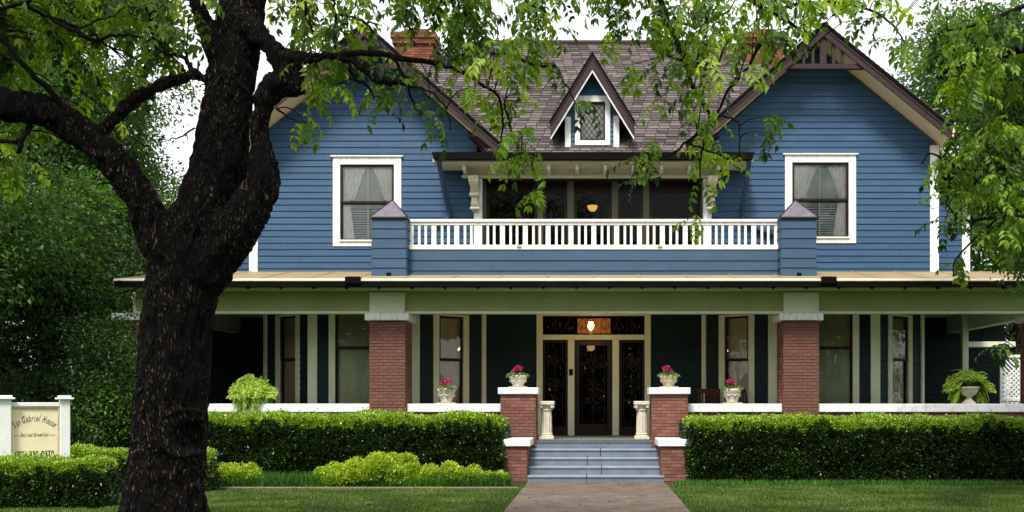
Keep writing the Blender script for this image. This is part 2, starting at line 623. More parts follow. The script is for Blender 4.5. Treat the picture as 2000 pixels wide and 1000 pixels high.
# ------------------------------------------------------------------ ground, path, road
mb = MB()
xs = [-300, -60, -12, 12, 60, 300]
ys = [-200, -40, 2, 14, 18.7, 40, 120, 400]
V, F = [], []
for y in ys:
    for x in xs:
        V.append((x, y, 0.0))
for j in range(len(ys) - 1):
    for i in range(len(xs) - 1):
        a = j * len(xs) + i
        F.append((a, a + 1, a + 1 + len(xs), a + len(xs)))
mb.add(V, F)
g = mb.build("ground", LAWN)
tag(g, "green lawn ground in front of the blue house", None, None, "structure")
mb = MB()
mb.box(-9.6, -1.5, 18.76, 21.2, -0.05, 0.02)
mb.box(1.5, 9.6, 19.1, 21.2, -0.05, 0.02)
o = mb.build("planting_bed", SOIL)
tag(o, "dark soil bed under the hedges along the porch", None, None, "structure")
mb = MB()
mb.bbox(-9.6, -1.42, 18.62, 18.74, -0.05, 0.05, 0.01)
o = mb.build("bed_edging", EDGE)
tag(o, "worn concrete edging strip between lawn and shrub bed", None, None, "structure")
path = empty("garden_path", (0, 17, 0))
tag(path, "pinkish brown concrete path leading up to the porch steps", None, None, "structure")
k = 0
y = 19.98
while y > 5:
    y1 = y - 1.5
    mb = MB()
    mb.bbox(X(1030, 20) + 0.0, X(1299, 20), y1 + 0.022, y, -0.06, 0.03, 0.008)
    mb.build("path_slab", PATH, path, Matrix.Translation((0, -17, 0)))
    y = y1
mb = MB()
mb.box(-300, 300, -12, -3, -0.05, 0.004)
o = mb.build("road", ROADM)
tag(o, "grey asphalt street in front of the lawn", None, None, "structure")

# ------------------------------------------------------------------ HOUSE
HL = Vector((0, 22, 0))
HI = Matrix.Translation(-HL)
house = empty("house", HL, 0, "two-storey blue clapboard house with twin gables, brick-pillared porch and white balcony rail", "house")


def hb(mbx, name, m, smooth=False, parent=None, kind=None, label=None, T=None, mats=None):
    if parent is None or parent is house:
        return mbx.build(name, m, house, HI, smooth, T, mats, kind, label)
    return mbx.build(name, m, parent, None, smooth, T, mats, kind, label)


GD = 23.05    # gable wall plane
RD = 22.30    # rake (barge board) plane
BFD = 23.0    # bay front plane
MWD = 24.2    # main lower wall plane


def intervals(u0, u1, z, holes):
    """parts of [u0,u1] at height z that no hole covers"""
    iv = [(u0, u1)]
    for (a, b, za, zb) in holes:
        if za < z < zb:
            nv = []
            for (p, q) in iv:
                if b <= p or a >= q:
                    nv.append((p, q))
                else:
                    if a > p:
                        nv.append((p, a))
                    if b < q:
                        nv.append((b, q))
            iv = nv
    return iv


BRG = random.Random(5)


def siding(z0, z1, lo, hi, holes, bh, m, T, name="board", parent=None):
    rest = MB() if m is BLUE_SHADED else None        # shaded lower walls: boards joined
    """clapboards in the local uz plane (front at y=0, looking along -y). lo(z), hi(z): ends of a row."""
    back = MB()
    zs = z0
    cuts = sorted(set([h[2] for h in holes] + [h[3] for h in holes]))
    while zs < z1 - 0.02:
        ze = min(zs + bh, z1)
        sub = [zs] + [c for c in cuts if zs + 0.01 < c < ze - 0.01] + [ze]
        for a, b in zip(sub[:-1], sub[1:]):
            for (p, q) in intervals(-99, 99, (a + b) / 2, holes):
                p0, p1 = max(p, lo(a)), max(p, lo(b))
                q0, q1 = min(q, hi(a)), min(q, hi(b))
                if q0 - p0 < 0.03 and q1 - p1 < 0.03:
                    continue
                q0, q1 = max(q0, p0 + 0.002), max(q1, p1 + 0.002)
                fa = 0.026 - 0.018 * (a - zs) / bh
                fb = 0.026 - 0.018 * (b - zs) / bh
                if ze == b:
                    b2 = b - 0.001
                else:
                    b2 = b
                js = []
                if q0 - p0 > 2.2 and bh > 0.12 and BRG.random() < (0.45 if q0 - p0 < 5 else 1.0):
                    js = [p0 + (q0 - p0) * BRG.uniform(0.25, 0.75)]
                    if q0 - p0 > 5:
                        js = [p0 + (q0 - p0) * BRG.uniform(0.15, 0.4), p0 + (q0 - p0) * BRG.uniform(0.55, 0.85)]
                js = [j for j in js if j < min(q0, q1) - 0.2 and j > max(p0, p1) + 0.2]
                edges_ = [(p0, p1)] + [(j, j) for j in js] + [(q0, q1)]
                for ei in range(len(edges_) - 1):
                    g_ = 0.002
                    (e0, e1), (f0, f1) = edges_[ei], edges_[ei + 1]
                    if ei > 0:
                        e0 += g_; e1 += g_
                    if ei < len(edges_) - 2:
                        f0 -= g_; f1 -= g_
                    w0, w1 = BRG.uniform(-0.004, 0.004), BRG.uniform(-0.004, 0.004)
                    if a != zs or zs == z0:
                        w0 = w1 = 0
                    pr_ = BRG.uniform(0, 0.003)
                    bd = MB()
                    bd.add([(e0, -fa - pr_, a + w0), (f0, -fa - pr_, a + w1), (f0, 0, a), (e0, 0, a), (e1, -fb, b2), (f1, -fb, b2), (f1, 0, b2), (e1, 0, b2)],
                           [(0, 3, 2, 1), (4, 5, 6, 7), (0, 1, 5, 4), (1, 2, 6, 5), (2, 3, 7, 6), (3, 0, 4, 7)])
                    if rest is not None:
                        rest.add(bd.V, bd.F)
                    else:
                        hb(bd, name, m, T=T, parent=parent)
                back.add([(p0, 0.004, a), (q0, 0.004, a), (q1, 0.004, b), (p1, 0.004, b), (p0, 0.1, a), (q0, 0.1, a), (q1, 0.1, b), (p1, 0.1, b)],
                         [(0, 1, 2, 3), (7, 6, 5, 4), (0, 4, 5, 1), (1, 5, 6, 2), (2, 6, 7, 3), (3, 7, 4, 0)])
        zs = ze
    if rest is not None:
        hb(rest, "siding_boards", m, T=T, kind="stuff")
    return back


def window(T, u0, u1, z0, z1, casing=0.13, cm=WHITE, meet=0.5, style='lace', sill=True, label=None, top=True, cdepth=0.04):
    """double-hung window; glass opening u0..u1, z0..z1 in the local frame T"""
    c = casing
    fr = MB()
    ct = c if top else 0.05
    fr.bbox(u0 - c, u0, -cdepth, 0.06, z0 - c * 0.8, z1 + ct, 0.006)
    fr.bbox(u1, u1 + c, -cdepth, 0.06, z0 - c * 0.8, z1 + ct, 0.006)
    fr.bbox(u0, u1, -cdepth + 0.002, 0.06, z1, z1 + ct, 0.006)
    fr.bbox(u0, u1, -cdepth + 0.002, 0.06, z0 - c * 0.8, z0, 0.006)
    if top:
        fr.bbox(u0 - c - 0.05, u1 + c + 0.05, -cdepth - 0.04, 0.02, z1 + ct + 0.002, z1 + ct + 0.035, 0.006)
    wn = hb(fr, "window", cm, T=T, label=label)
    if sill:
        s = MB()
        s.bbox(u0 - 0.02, u1 + 0.02, -cdepth - 0.03, 0.05, z0 - 0.03, z0 + 0.012, 0.006)
        s.build("sill", cm, wn, T=T)
    zm = z0 + (z1 - z0) * meet
    for (a, b, dy) in ((zm - 0.012, z1, 0.0), (z0, zm + 0.02, 0.035)):
        sb = MB()
        t = 0.05
        y0 = 0.0 + dy
        y1 = y0 + 0.03
        sb.box(u0, u0 + t, y0, y1, a, b)
        sb.box(u1 - t, u1, y0, y1, a, b)
        sb.box(u0 + t, u1 - t, y0 + 0.001, y1, b - t, b)
        sb.box(u0 + t, u1 - t, y0 + 0.001, y1, a, a + t)
        sb.build("sash", SASH, wn, T=T)
        gp = MB()
        gp.add([(u0 + t, y0 + 0.015, a + t), (u1 - t, y0 + 0.015, a + t), (u1 - t, y0 + 0.015, b - t), (u0 + t, y0 + 0.015, b - t)], [(0, 1, 2, 3)])
        gp.build("pane", GLASS, wn, T=T)
    # dark room behind
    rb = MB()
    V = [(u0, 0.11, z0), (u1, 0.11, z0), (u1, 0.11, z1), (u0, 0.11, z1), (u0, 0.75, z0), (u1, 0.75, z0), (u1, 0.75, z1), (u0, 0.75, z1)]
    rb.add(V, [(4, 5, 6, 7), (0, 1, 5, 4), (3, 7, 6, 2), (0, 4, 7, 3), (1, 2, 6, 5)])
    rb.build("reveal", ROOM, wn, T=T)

    def cloth(fl, fr_, za, zb, m, y=0.085, amp=0.012, n=28, name="curtain"):
        cb = MB()
        V, F = [], []
        R = 6
        for j in range(R + 1):
            tt = j / R
            zz = zb + (za - zb) * tt
            for i in range(n + 1):
                s = i / n
                a_, b_ = fl(tt), fr_(tt)
                V.append((a_ + (b_ - a_) * s, y + amp * math.sin(s * n * 1.1 + tt), zz))
        for j in range(R):
            for i in range(n):
                p = j * (n + 1) + i
                F.append((p + n + 1, p + n + 2, p + 1, p))
        cb.add(V, F)
        cb.build(name, m, wn, smooth=True, T=T)

    wv = u1 - u0
    if style == 'lace':
        zmid = zm + 0.08
        cloth(lambda t: u0, lambda t: u1, zm - 0.1, z1, SHEER, y=0.11, amp=0.004, name="sheer")
        sk = 0.05 if u0 > 0 else 0.0
        cloth(lambda t: u0 + 0.02, lambda t: u0 + wv * (0.50 - 0.24 * t ** 0.8), zmid, z1, CURT)
        cloth(lambda t: u1 - wv * (0.44 - sk - 0.24 * t ** 0.8), lambda t: u1 - 0.02, zmid, z1, CURT)
        cloth(lambda t: u0 + 0.02, lambda t: u0 + wv * (0.16 + 0.1 * t), z0, zmid, CURT)
        cloth(lambda t: u1 - wv * (0.16 + 0.1 * t), lambda t: u1 - 0.02, z0, zmid, CURT)
        bl = MB()
        nb = 24
        for i in range(nb):
            zz = z0 + (zm + 0.5 - z0) * i / nb
            bl.add([(u0, 0.12, zz), (u1, 0.12, zz), (u1, 0.155, zz + 0.045), (u0, 0.155, zz + 0.045)], [(0, 1, 2, 3)])
        bl.build("blind", BLIND, wn, T=T)
        mu = MB()
        mu.box((u0 + u1) / 2 - 0.012, (u0 + u1) / 2 + 0.012, 0.07, 0.075, z0, z1)
        mu.build("blind_cord", CURT, wn, T=T)
    elif style == 'shade':
        cloth(lambda t: u0, lambda t: u1, zm, z1, SHADE, amp=0.003, y=0.09, name="roller_shade")
        cloth(lambda t: u0, lambda t: u1, z0, zm, SHADEG, amp=0.012, y=0.10)
    elif style == 'tan':
        cloth(lambda t: u0, lambda t: u1, z0, z1, SHADE, amp=0.010, y=0.095)
    return wn


# ---- gable geometry (mirrored about x=0): gs=-1 left, +1 right
GX = 5.16
AZ = Z(45, RD)             # apex height of the roof's upper face at the rake
SO, SI = 0.81, 0.88        # slopes: outer side, inner side
TH = 0.27                  # vertical thickness of roof edge
HO = 2.88                  # half width outwards to the eave tip
WO, WI = X(1830, GD) - GX, GX - 2.72   # wall half widths
for gs in (-1, 1):
    T = Matrix.Translation((0, GD, 0))
    cx = gs * GX

    def zroof(x):          # underside of the roof at x
        dx = (x - cx) * gs
        return (AZ - TH) - (SO * dx if dx > 0 else -SI * dx)

    xo, xi = cx + gs * WO, cx - gs * WI
    l_, r_ = min(xo, xi), max(xo, xi)
    so_l, so_r = (SO, SI) if gs < 0 else (SI, SO)
    ztop = AZ - TH

    def lo(z, l_=l_, sl_=so_l):
        return max(l_, cx - (ztop - z) / sl_ if z < ztop else cx)

    def hi(z, r_=r_, sr=so_r):
        return min(r_, cx + (ztop - z) / sr if z < ztop else cx)
    if gs < 0:
        wu0, wu1, wz0, wz1 = X(665, GD), X(770, GD), Z(470, GD), Z(322, GD)
    else:
        wu0, wu1, wz0, wz1 = X(1547, GD), X(1657, GD), Z(464, GD), Z(318, GD)
    cas = 0.17
    hole = [(wu0, wu1, wz0, wz1)]
    zb = 4.45
    bk = siding(zb, ztop, lo, hi, hole, 0.148, BLUE, T)
    # side returns of the gable block
    bk.box(min(xo, xo - gs * 0.02), max(xo, xo - gs * 0.02), 0.1, 3.9, zb, zroof(xo))
    bk.box(min(xi, xi + gs * 0.02), max(xi, xi + gs * 0.02), 0.1, 3.9, zb, zroof(xi))
    hb(bk, "wall", BLUE2, T=T)
    window(T, wu0, wu1, wz0, wz1, cas, WHITE, 0.5, 'lace')
    # corner board on the outer corner
    cbm = MB()
    a, b = (xo - 0.17, xo + 0.03) if gs > 0 else (xo - 0.03, xo + 0.17)
    cbm.bbox(a, b, -0.045, 0.14, zb, zroof(xo) - 0.02, 0.006)
    hb(cbm, "corner_board", WHITE, T=T)
    # roof slopes
    for sgn, sl_, hw in ((gs, SO, HO), (-gs, SI, 3.1)):
        rb = MB()
        x1 = cx + sgn * hw
        z1_ = AZ - sl_ * hw
        y0, y1 = RD, 27.4
        if sgn == gs:
            y1 = 28.5
        pts = [(cx, AZ), (cx, AZ - TH + 0.05), (x1, z1_ - TH + 0.05), (x1, z1_)]
        rb.add([(p[0], y0 + 0.03, p[1] - 0.0) for p in pts] + [(p[0], y1, p[1]) for p in pts],
               [(0, 1, 2, 3), (7, 6, 5, 4), (0, 3, 7, 4), (1, 5, 6, 2), (3, 2, 6, 7)])
        hb(rb, "gable_soffit", TANS)
        # shingle rows on top of the slope, running back
        st = MB()
        L = hw * math.sqrt(1 + sl_ * sl_)
        rows = int(L / 0.14)
        ca = 1 / math.sqrt(1 + sl_ * sl_)
        for i in range(rows + 1):
            d0 = L - i * 0.14
            d1 = max(0, d0 - 0.18)
            xa, za = cx + sgn * d0 * ca, AZ - sl_ * d0 * ca
            xb_, zb_ = cx + sgn * d1 * ca, AZ - sl_ * d1 * ca
            st.add([(xa, y0 - 0.05, za + 0.035), (xb_, y0 - 0.05, zb_ + 0.015), (xb_, y1, zb_ + 0.015), (xa, y1, za + 0.035),
                    (xa, y0 - 0.05, za + 0.01), (xa, y1, za + 0.01), (xb_, y0 - 0.05, zb_ + 0.003)],
                   [(0, 1, 2, 3), (0, 3, 5, 4), (0, 4, 6, 1)])
        so = hb(st, "shingle_rows", SHIN, kind="stuff")
        at = so.data.attributes.new("tint", 'FLOAT', 'POINT')
        at.data.foreach_set("value", RNG.uniform(0.1, 0.6, len(so.data.vertices)).astype(np.float32))
        # barge board: maroon board with two stepped mouldings
        for (o0, o1, ya, yb, mm, nm) in ((0.012, 0.075, -0.045, 0.0, BLACKM, "rake_edge"), (0.078, 0.135, -0.03, 0.01, MAROON, "rake_moulding"), (0.137, TH + 0.02, -0.012, 0.028, MAROON, "barge_board")):
            bb = MB()
            bb.add([(cx, RD + ya, AZ - o0), (cx, RD + ya, AZ - o1), (x1, RD + ya, z1_ - o1), (x1, RD + ya, z1_ - o0),
                    (cx, RD + yb, AZ - o0), (cx, RD + yb, AZ - o1), (x1, RD + yb, z1_ - o1), (x1, RD + yb, z1_ - o0)],
                   [(0, 1, 2, 3), (7, 6, 5, 4), (0, 3, 7, 4), (1, 5, 6, 2), (3, 2, 6, 7)])
            hb(bb, nm, mm)
    # outer eave board
    eb = MB()
    x1 = cx + gs * HO
    z1_ = AZ - SO * HO
    eb.box(min(x1, x1 + gs * 0.05), max(x1, x1 + gs * 0.05), RD, 28.5, z1_ - TH, z1_ + 0.02)
    hb(eb, "eave_fascia", TANS)
    # gable truss
    tb = MB()
    bw = 0.86
    tb.bbox(cx - bw - 0.06, cx + bw + 0.06, RD + 0.03, RD + 0.12, AZ - 1.02, AZ - 0.90, 0.01)
    hb(tb, "truss_beam", MAROON)
    for (dx, hw_) in ((0, 0.075), (0.23, 0.035), (-0.23, 0.035), (0.44, 0.03), (-0.44, 0.03)):
        tv = MB()
        zt_ = AZ - TH + 0.06 - 0.84 * abs(dx)
        tv.bbox(cx + dx - hw_, cx + dx + hw_, RD + 0.04, RD + 0.11, AZ - 0.90, zt_, 0.006)
        hb(tv, "truss_post", MAROON)

# ---- main roof
ED = 22.2
EZ = Z(300, ED)
SM = 0.84
RIDGE_D = 27.3
RIDGE_Z = EZ + SM * (RIDGE_D - ED)
RH = 3.3


def zmain(y):
    return EZ + SM * (y - ED)


mb = MB()
ex = (X(845, ED), X(1472, ED))
# front slope (centre part to the eave, wider part above the gables)
er = (-2.35, 2.35)
V = [(er[0], ED, EZ), (er[1], ED, EZ), (3.6, 24.0, zmain(24.0)), (8.3, 24.0, zmain(24.0) - 1.2), (RH, RIDGE_D, RIDGE_Z), (-RH, RIDGE_D, RIDGE_Z), (-8.3, 24.0, zmain(24.0) - 1.2), (-3.6, 24.0, zmain(24.0))]
mb.add([(v[0], v[1], v[2]) for v in V] + [(v[0], v[1], v[2] - 0.1) for v in V],
       [(0, 1, 2, 7), (7, 2, 4, 5), (2, 3, 4), (6, 7, 5), (8, 15, 10, 9), (0, 8, 9, 1), (15, 13, 12, 10)])
# hips and rear
mb.add([(RH, RIDGE_D, RIDGE_Z), (-RH, RIDGE_D, RIDGE_Z), (9.6, 24.2, 6.9), (9.6, 33, 6.9), (-9.6, 24.2, 6.9), (-9.6, 33, 6.9)],
       [(0, 2, 3), (1, 5, 4), (0, 3, 5, 1)])
hb(mb, "roof", MAROON, kind=None)
o = house.children[-1]
# shingles on the front slope
sv = []
rowL = 0.145
ca = 1 / math.sqrt(1 + SM * SM)
n_rows = int((RIDGE_D - ED) / ca / rowL)
variants = []
TW = 0.26
for k in range(10):
    mbx = MB()
    w_ = TW - 0.02
    mbx.add([(0, 0, 0.026), (w_, 0, 0.026), (w_, rowL + 0.03, 0.008), (0, rowL + 0.03, 0.008), (0, 0, 0.004), (w_, 0, 0.004), (w_, rowL + 0.03, 0.002), (0, rowL + 0.03, 0.002)],
            [(0, 1, 2, 3), (0, 4, 5, 1), (1, 5, 6, 2), (3, 7, 4, 0)])
    me = mesh_from("shingle", mbx.V, mbx.F, SHIN)
    at = me.attributes.new("tint", 'FLOAT', 'POINT')
    at.data.foreach_set("value", [0.15 + 0.75 * k / 9] * 8)
    variants.append((me, np.array(mbx.V), mbx.F, 0.15 + 0.75 * k / 9))
tilt = math.atan(SM)
Rt = Matrix.Rotation(tilt, 4, 'X')
Rn = np.array(Rt.to_3x3())
cnt = 0
VV, FF, TT = [], [], []
for i in range(n_rows + 1):
    d = i * rowL
    y = ED - 0.03 + d * ca
    z = zmain(y)
    if z < AZ:
        xl = GX - (AZ - z) / SI + 0.05
    else:
        xl = 99
    xl = min(xl, RH + (RIDGE_Z - z) / SM, 5.2)
    xl = max(xl, 1.7)
    if i < 2:
        xl = 2.25
    off = (i % 2) * TW * 0.5 + random.uniform(-0.02, 0.02)
    x = -xl - off
    while x < xl:
        yy, zz = y + random.uniform(-0.006, 0.006), z + random.uniform(0, 0.003)
        v = variants[min(9, max(0, int(random.gauss(4.5, 3.6))))]
        if abs(x + TW / 2) < 0.5 and 22.6 < y < 24.4:
            x += TW
            continue
        if cnt < 300:
            s = link("shingle", v[0], house, HI)
            s.matrix_basis = Matrix.Translation((x, yy, zz)) @ Rt
            cnt += 1
        else:
            n0 = len(VV) * 8
            VV.append(v[1] @ Rn.T + np.array([x, yy, zz]))
            FF += [tuple(a + n0 for a in f) for f in v[2]]
            TT += [v[3]] * 8
        x += TW
me = mesh_from("shingles", np.concatenate(VV), FF, SHIN)
at = me.attributes.new("tint", 'FLOAT', 'POINT')
at.data.foreach_set("value", TT)
o = link("shingles", me, house, HI)
o['kind'] = 'stuff'
mb = MB()
mb.tube([(-RH, RIDGE_D, RIDGE_Z + 0.02), (RH, RIDGE_D, RIDGE_Z + 0.02)], 0.09, 8)
mb.tube([(RH, RIDGE_D, RIDGE_Z + 0.01), (9.6, 24.2, 6.92)], 0.07, 6)
mb.tube([(-RH, RIDGE_D, RIDGE_Z + 0.01), (-9.6, 24.2, 6.92)], 0.07, 6)
hb(mb, "ridge_cap", MAROON)

# eave gutter over the balcony
mb = MB()
g0, g1 = ex
zt = Z(298, 22.1)
zb_ = Z(312, 22.1)
mb.poly([(0, 0)] * 0 + [(g0, zt), (g0 + 0.05, zb_), (g1 - 0.05, zb_), (g1, zt)], 22.05, 22.19)
hb(mb, "gutter", BLACKM)
mb = MB()
mb.box(g0, g1, 22.195, 23.0, EZ - 0.19, EZ - 0.12)
hb(mb, "balcony_soffit", CREAM)
# beam, rafter tails
bx0, bx1 = X(905, 22.9), X(1405, 22.9)
mb = MB()
mb.bbox(bx0, bx1, 22.86, 23.04, Z(346, 22.86), Z(318, 22.86) + 0.15, 0.012)
hb(mb, "balcony_beam", CREAM)
mb = MB()
mb.bbox(bx0 - 0.03, bx1 + 0.03, 22.82, 22.858, Z(348, 22.86), Z(342, 22.86), 0.01)
hb(mb, "beam_moulding", CREAM)
for i in range(10):
    px = 906 + i * 55.2
    x = X(px, 22.4)
    mb = MB()
    mb.poly([(x - 0.035, EZ - 0.32), (x + 0.035, EZ - 0.32), (x + 0.035, EZ - 0.20), (x - 0.035, EZ - 0.20)], 22.35, 22.85)
    hb(mb, "rafter_tail", WHITE)

# scroll corbels and posts of the balcony
for s in (-1, 1):
    x = X(927, 22.7) if s < 0 else X(1390, 22.7)
    mb = MB()
    prof = []
    z1_ = Z(348, 22.7)
    z0_ = Z(412, 22.7)
    Hc = z1_ - z0_
    for i in range(15):
        t = i / 14
        dep = 0.05 + 0.38 * (1 - t) ** 1.3 + 0.045 * math.sin(t * PI * 3.2)
        prof.append((dep, z1_ - Hc * t))
    wdt = 0.09
    for i in range(14):
        (d0, za), (d1, zb2) = prof[i], prof[i + 1]
        ww = wdt * (1.15 - 0.03 * i) + 0.012 * math.sin(i * 1.3)
        mb.add([(x - ww, 22.85 - d0, za), (x + ww, 22.85 - d0, za), (x + ww, 22.85 - d1, zb2), (x - ww, 22.85 - d1, zb2),
                (x - ww, 22.855, za), (x + ww, 22.855, za), (x + ww, 22.855, zb2), (x - ww, 22.855, zb2)],
               [(3, 2, 1, 0), (0, 1, 5, 4), (7, 6, 2, 3), (0, 4, 7, 3), (1, 2, 6, 5)])
    for (ty, tz, r) in ((22.5, z1_ - 0.09, 0.075), (22.66, z1_ - 0.38, 0.055), (22.75, z0_ + 0.07, 0.045)):
        mb.tube([(x - 0.105, ty, tz), (x + 0.105, ty, tz)], r * 0.8, 12)
        mb.tube([(x - 0.118, ty, tz), (x + 0.118, ty, tz)], r * 0.4, 10)
    for k in (-0.05, 0.0, 0.05):
        mb.tube([(x + k, 22.845 - p[0], p[1]) for p in prof], 0.014, 5)
    hb(mb, "corbel", CREAM)
    xp = X(934, 22.95) if s < 0 else X(1381, 22.95)
    mb = MB()
    mb.bbox(xp - 0.095, xp + 0.095, 22.87, 23.03, 4.55, Z(348, 22.86) - 0.002, 0.012)
    hb(mb, "balcony_post", WHITE)

# balcony recess: ceiling, side walls, back wall with dark glazed bays
BW = 25.2
mb = MB()
mb.box(-2.74, 2.74, 23.05, BW, 6.86, 6.92)
hb(mb, "balcony_ceiling", MAROON)
mb = MB()
mb.box(-8.0, 8.0, 21.7, BW, 4.30, 4.40)
hb(mb, "balcony_floor", DECKM)
mb = MB()
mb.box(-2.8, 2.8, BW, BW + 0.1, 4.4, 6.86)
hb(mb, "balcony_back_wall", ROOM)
mb = MB()
for s in (-1, 1):
    mb.box(s * 2.66 - 0.01, s * 2.66 + 0.01, 23.6, BW, 4.41, 6.85)
hb(mb, "room_lining", ROOM)
for s in (-1, 1):
    bk = siding(4.4, 6.86, lambda z: 0, lambda z: 2.1, [], 0.148, BLUE_SHADED, Matrix.Translation((s * 2.735, 23.07 if s < 0 else 25.17, 0)) @ Matrix.Rotation(s * -PI / 2, 4, 'Z'))
    hb(bk, "side_wall", BLUE_SHADED, T=Matrix.Translation((s * 2.738, 23.07 if s < 0 else 25.17, 0)) @ Matrix.Rotation(s * -PI / 2, 4, 'Z'))
posts = [(940, 950), (1050, 1061), (1108, 1121), (1195, 1207), (1256, 1268), (1368, 1378)]
for (a, b) in posts:
    mb = MB()
    mb.bbox(X(a, 23.5), X(b, 23.5), 23.46, 23.56, 4.4, 6.86, 0.006)
    hb(mb, "glazing_post", SAGE_DIM)
for (a, b) in zip([p[1] for p in posts[:-1]], [p[0] for p in posts[1:]]):
    xa, xb_ = X(a, 23.5), X(b, 23.5)
    mb = MB()
    t = 0.07
    mb.box(xa, xa + t, 23.49, 23.54, 4.4, 6.86)
    mb.box(xb_ - t, xb_, 23.49, 23.54, 4.4, 6.86)
    mb.box(xa + t, xb_ - t, 23.49, 23.54, 6.6, 6.86)
    mb.box(xa + t, xb_ - t, 23.49, 23.54, 4.4, 4.6)
    d = hb(mb, "balcony_door", DOORW)
    gp = MB()
    gp.add([(xa + t, 23.515, 4.6), (xb_ - t, 23.515, 4.6), (xb_ - t, 23.515, 6.6), (xa + t, 23.515, 6.6)], [(0, 1, 2, 3)])
    gp.build("pane", DARKGLASS, d)

# downspouts
for s in (-1, 1):
    mb = MB()
    if s < 0:
        pts = [P(857, 310, 22.15), P(858, 322, 22.2), P(866, 360, 22.5), P(877, 408, 22.9), P(880, 420, 22.96), P(874, 428, 22.96), P(850, 436, 22.96)]
    else:
        pts = [P(1463, 308, 22.15), P(1463, 320, 22.2), P(1457, 360, 22.5), P(1450, 405, 22.9), P(1449, 430, 22.96), P(1480, 448, 22.96), P(1510, 458, 22.96)]
    mb.tube(pts, 0.055, 8)
    hb(mb, "downspout", DKBLUE, smooth=True)

# ---- dormer
DD, DO = 22.45, 22.12
dcx = X(1157, DD)
daz = Z(105, DO)
dsl = 1.62
dhw = 0.93
dth = 0.34
dorm_top = daz - dth
T = Matrix.Translation((0, DD, 0))
fx0, fx1 = X(1104, DD), X(1209, DD)
dbz = 7.32
holeD = [(X(1133, DD), X(1182, DD), Z(275, DD), Z(200, DD))]
bk = siding(dbz, dorm_top, lambda z: max(fx0, dcx - (dorm_top - z) / dsl), lambda z: min(fx1, dcx + (dorm_top - z) / dsl), holeD, 0.11, BLUE, T)
bk.box(fx0, fx0 + 0.04, 0.1, 3.0, dbz, Z(215, DD))
bk.box(fx1 - 0.04, fx1, 0.1, 3.0, dbz, Z(215, DD))
hb(bk, "dormer_wall", BLUE2, T=T)
for (a, b) in ((fx0 - 0.005, fx0 + 0.125), (fx1 - 0.125, fx1 + 0.005)):
    mb = MB()
    mb.bbox(a, b, DD - 0.05, DD + 0.05, dbz - 0.03, dorm_top - dsl * (abs((a + b) / 2 - dcx) + 0.05), 0.005)
    hb(mb, "corner_board", WHITE)
# dormer window
u0, u1, z0, z1 = holeD[0]
c = 0.115
mb = MB()
mb.bbox(u0 - c, u0, DD - 0.05, DD + 0.05, z0 - 0.11, z1 + 0.14, 0.005)
mb.bbox(u1, u1 + c, DD - 0.05, DD + 0.05, z0 - 0.11, z1 + 0.14, 0.005)
mb.bbox(u0, u1, DD - 0.048, DD + 0.05, z1, z1 + 0.14, 0.005)
mb.bbox(u0, u1, DD - 0.048, DD + 0.05, z0 - 0.11, z0, 0.005)
dw = hb(mb, "dormer_window", WHITE)
mb = MB()
mb.box(u0, u0 + 0.035, DD, DD + 0.03, z0, z1)
mb.box(u1 - 0.035, u1, DD, DD + 0.03, z0, z1)
mb.box(u0 + 0.035, u1 - 0.035, DD, DD + 0.03, z1 - 0.05, z1)
mb.box(u0 + 0.035, u1 - 0.035, DD, DD + 0.03, z0, z0 + 0.05)
mb.build("sash", MAROON, dw)
mb = MB()
a0, a1, b0, b1 = u0 + 0.035, u1 - 0.035, z0 + 0.05, z1 - 0.05
ps = 0.115
kk = 1.35
for sg in (-1, 1):
    for i in range(-20, 30):
        # line x = xs + t, z = b0 + sg*kk*(t) ; clip to the pane
        xs_ = a0 + i * ps
        p = []
        x_a, x_b = a0, a1
        # z at x : b0 + sg*kk*(x-xs_)  (sg=-1 lines start at the top)
        base = b0 if sg > 0 else b1
        za = base + sg * kk * (x_a - xs_)
        zb2 = base + sg * kk * (x_b - xs_)
        ta, tb_ = 0.0, 1.0
        dz = zb2 - za
        if abs(dz) < 1e-6:
            continue
        t0_, t1_ = (b0 - za) / dz, (b1 - za) / dz
        if t0_ > t1_:
            t0_, t1_ = t1_, t0_
        ta, tb_ = max(ta, t0_), min(tb_, t1_)
        if tb_ - ta < 0.02:
            continue
        pa = (x_a + (x_b - x_a) * ta, DD + 0.008 + 0.002 * sg, za + dz * ta)
        pb = (x_a + (x_b - x_a) * tb_, DD + 0.008 + 0.002 * sg, za + dz * tb_)
        mb.tube([pa, pb], 0.0085, 4)
mb.build("lattice_came", MAROON, dw)
mb = MB()
mb.add([(a0, DD + 0.02, b0), (a1, DD + 0.02, b0), (a1, DD + 0.02, b1), (a0, DD + 0.02, b1)], [(0, 1, 2, 3)])
mb.build("pane", GLASS, dw)
mb = MB()
mb.add([(u0, DD + 0.1, z0), (u1, DD + 0.1, z0), (u1, DD + 0.1, z1), (u0, DD + 0.1, z1)], [(0, 1, 2, 3)])
mb.build("curtain", CURT, dw)
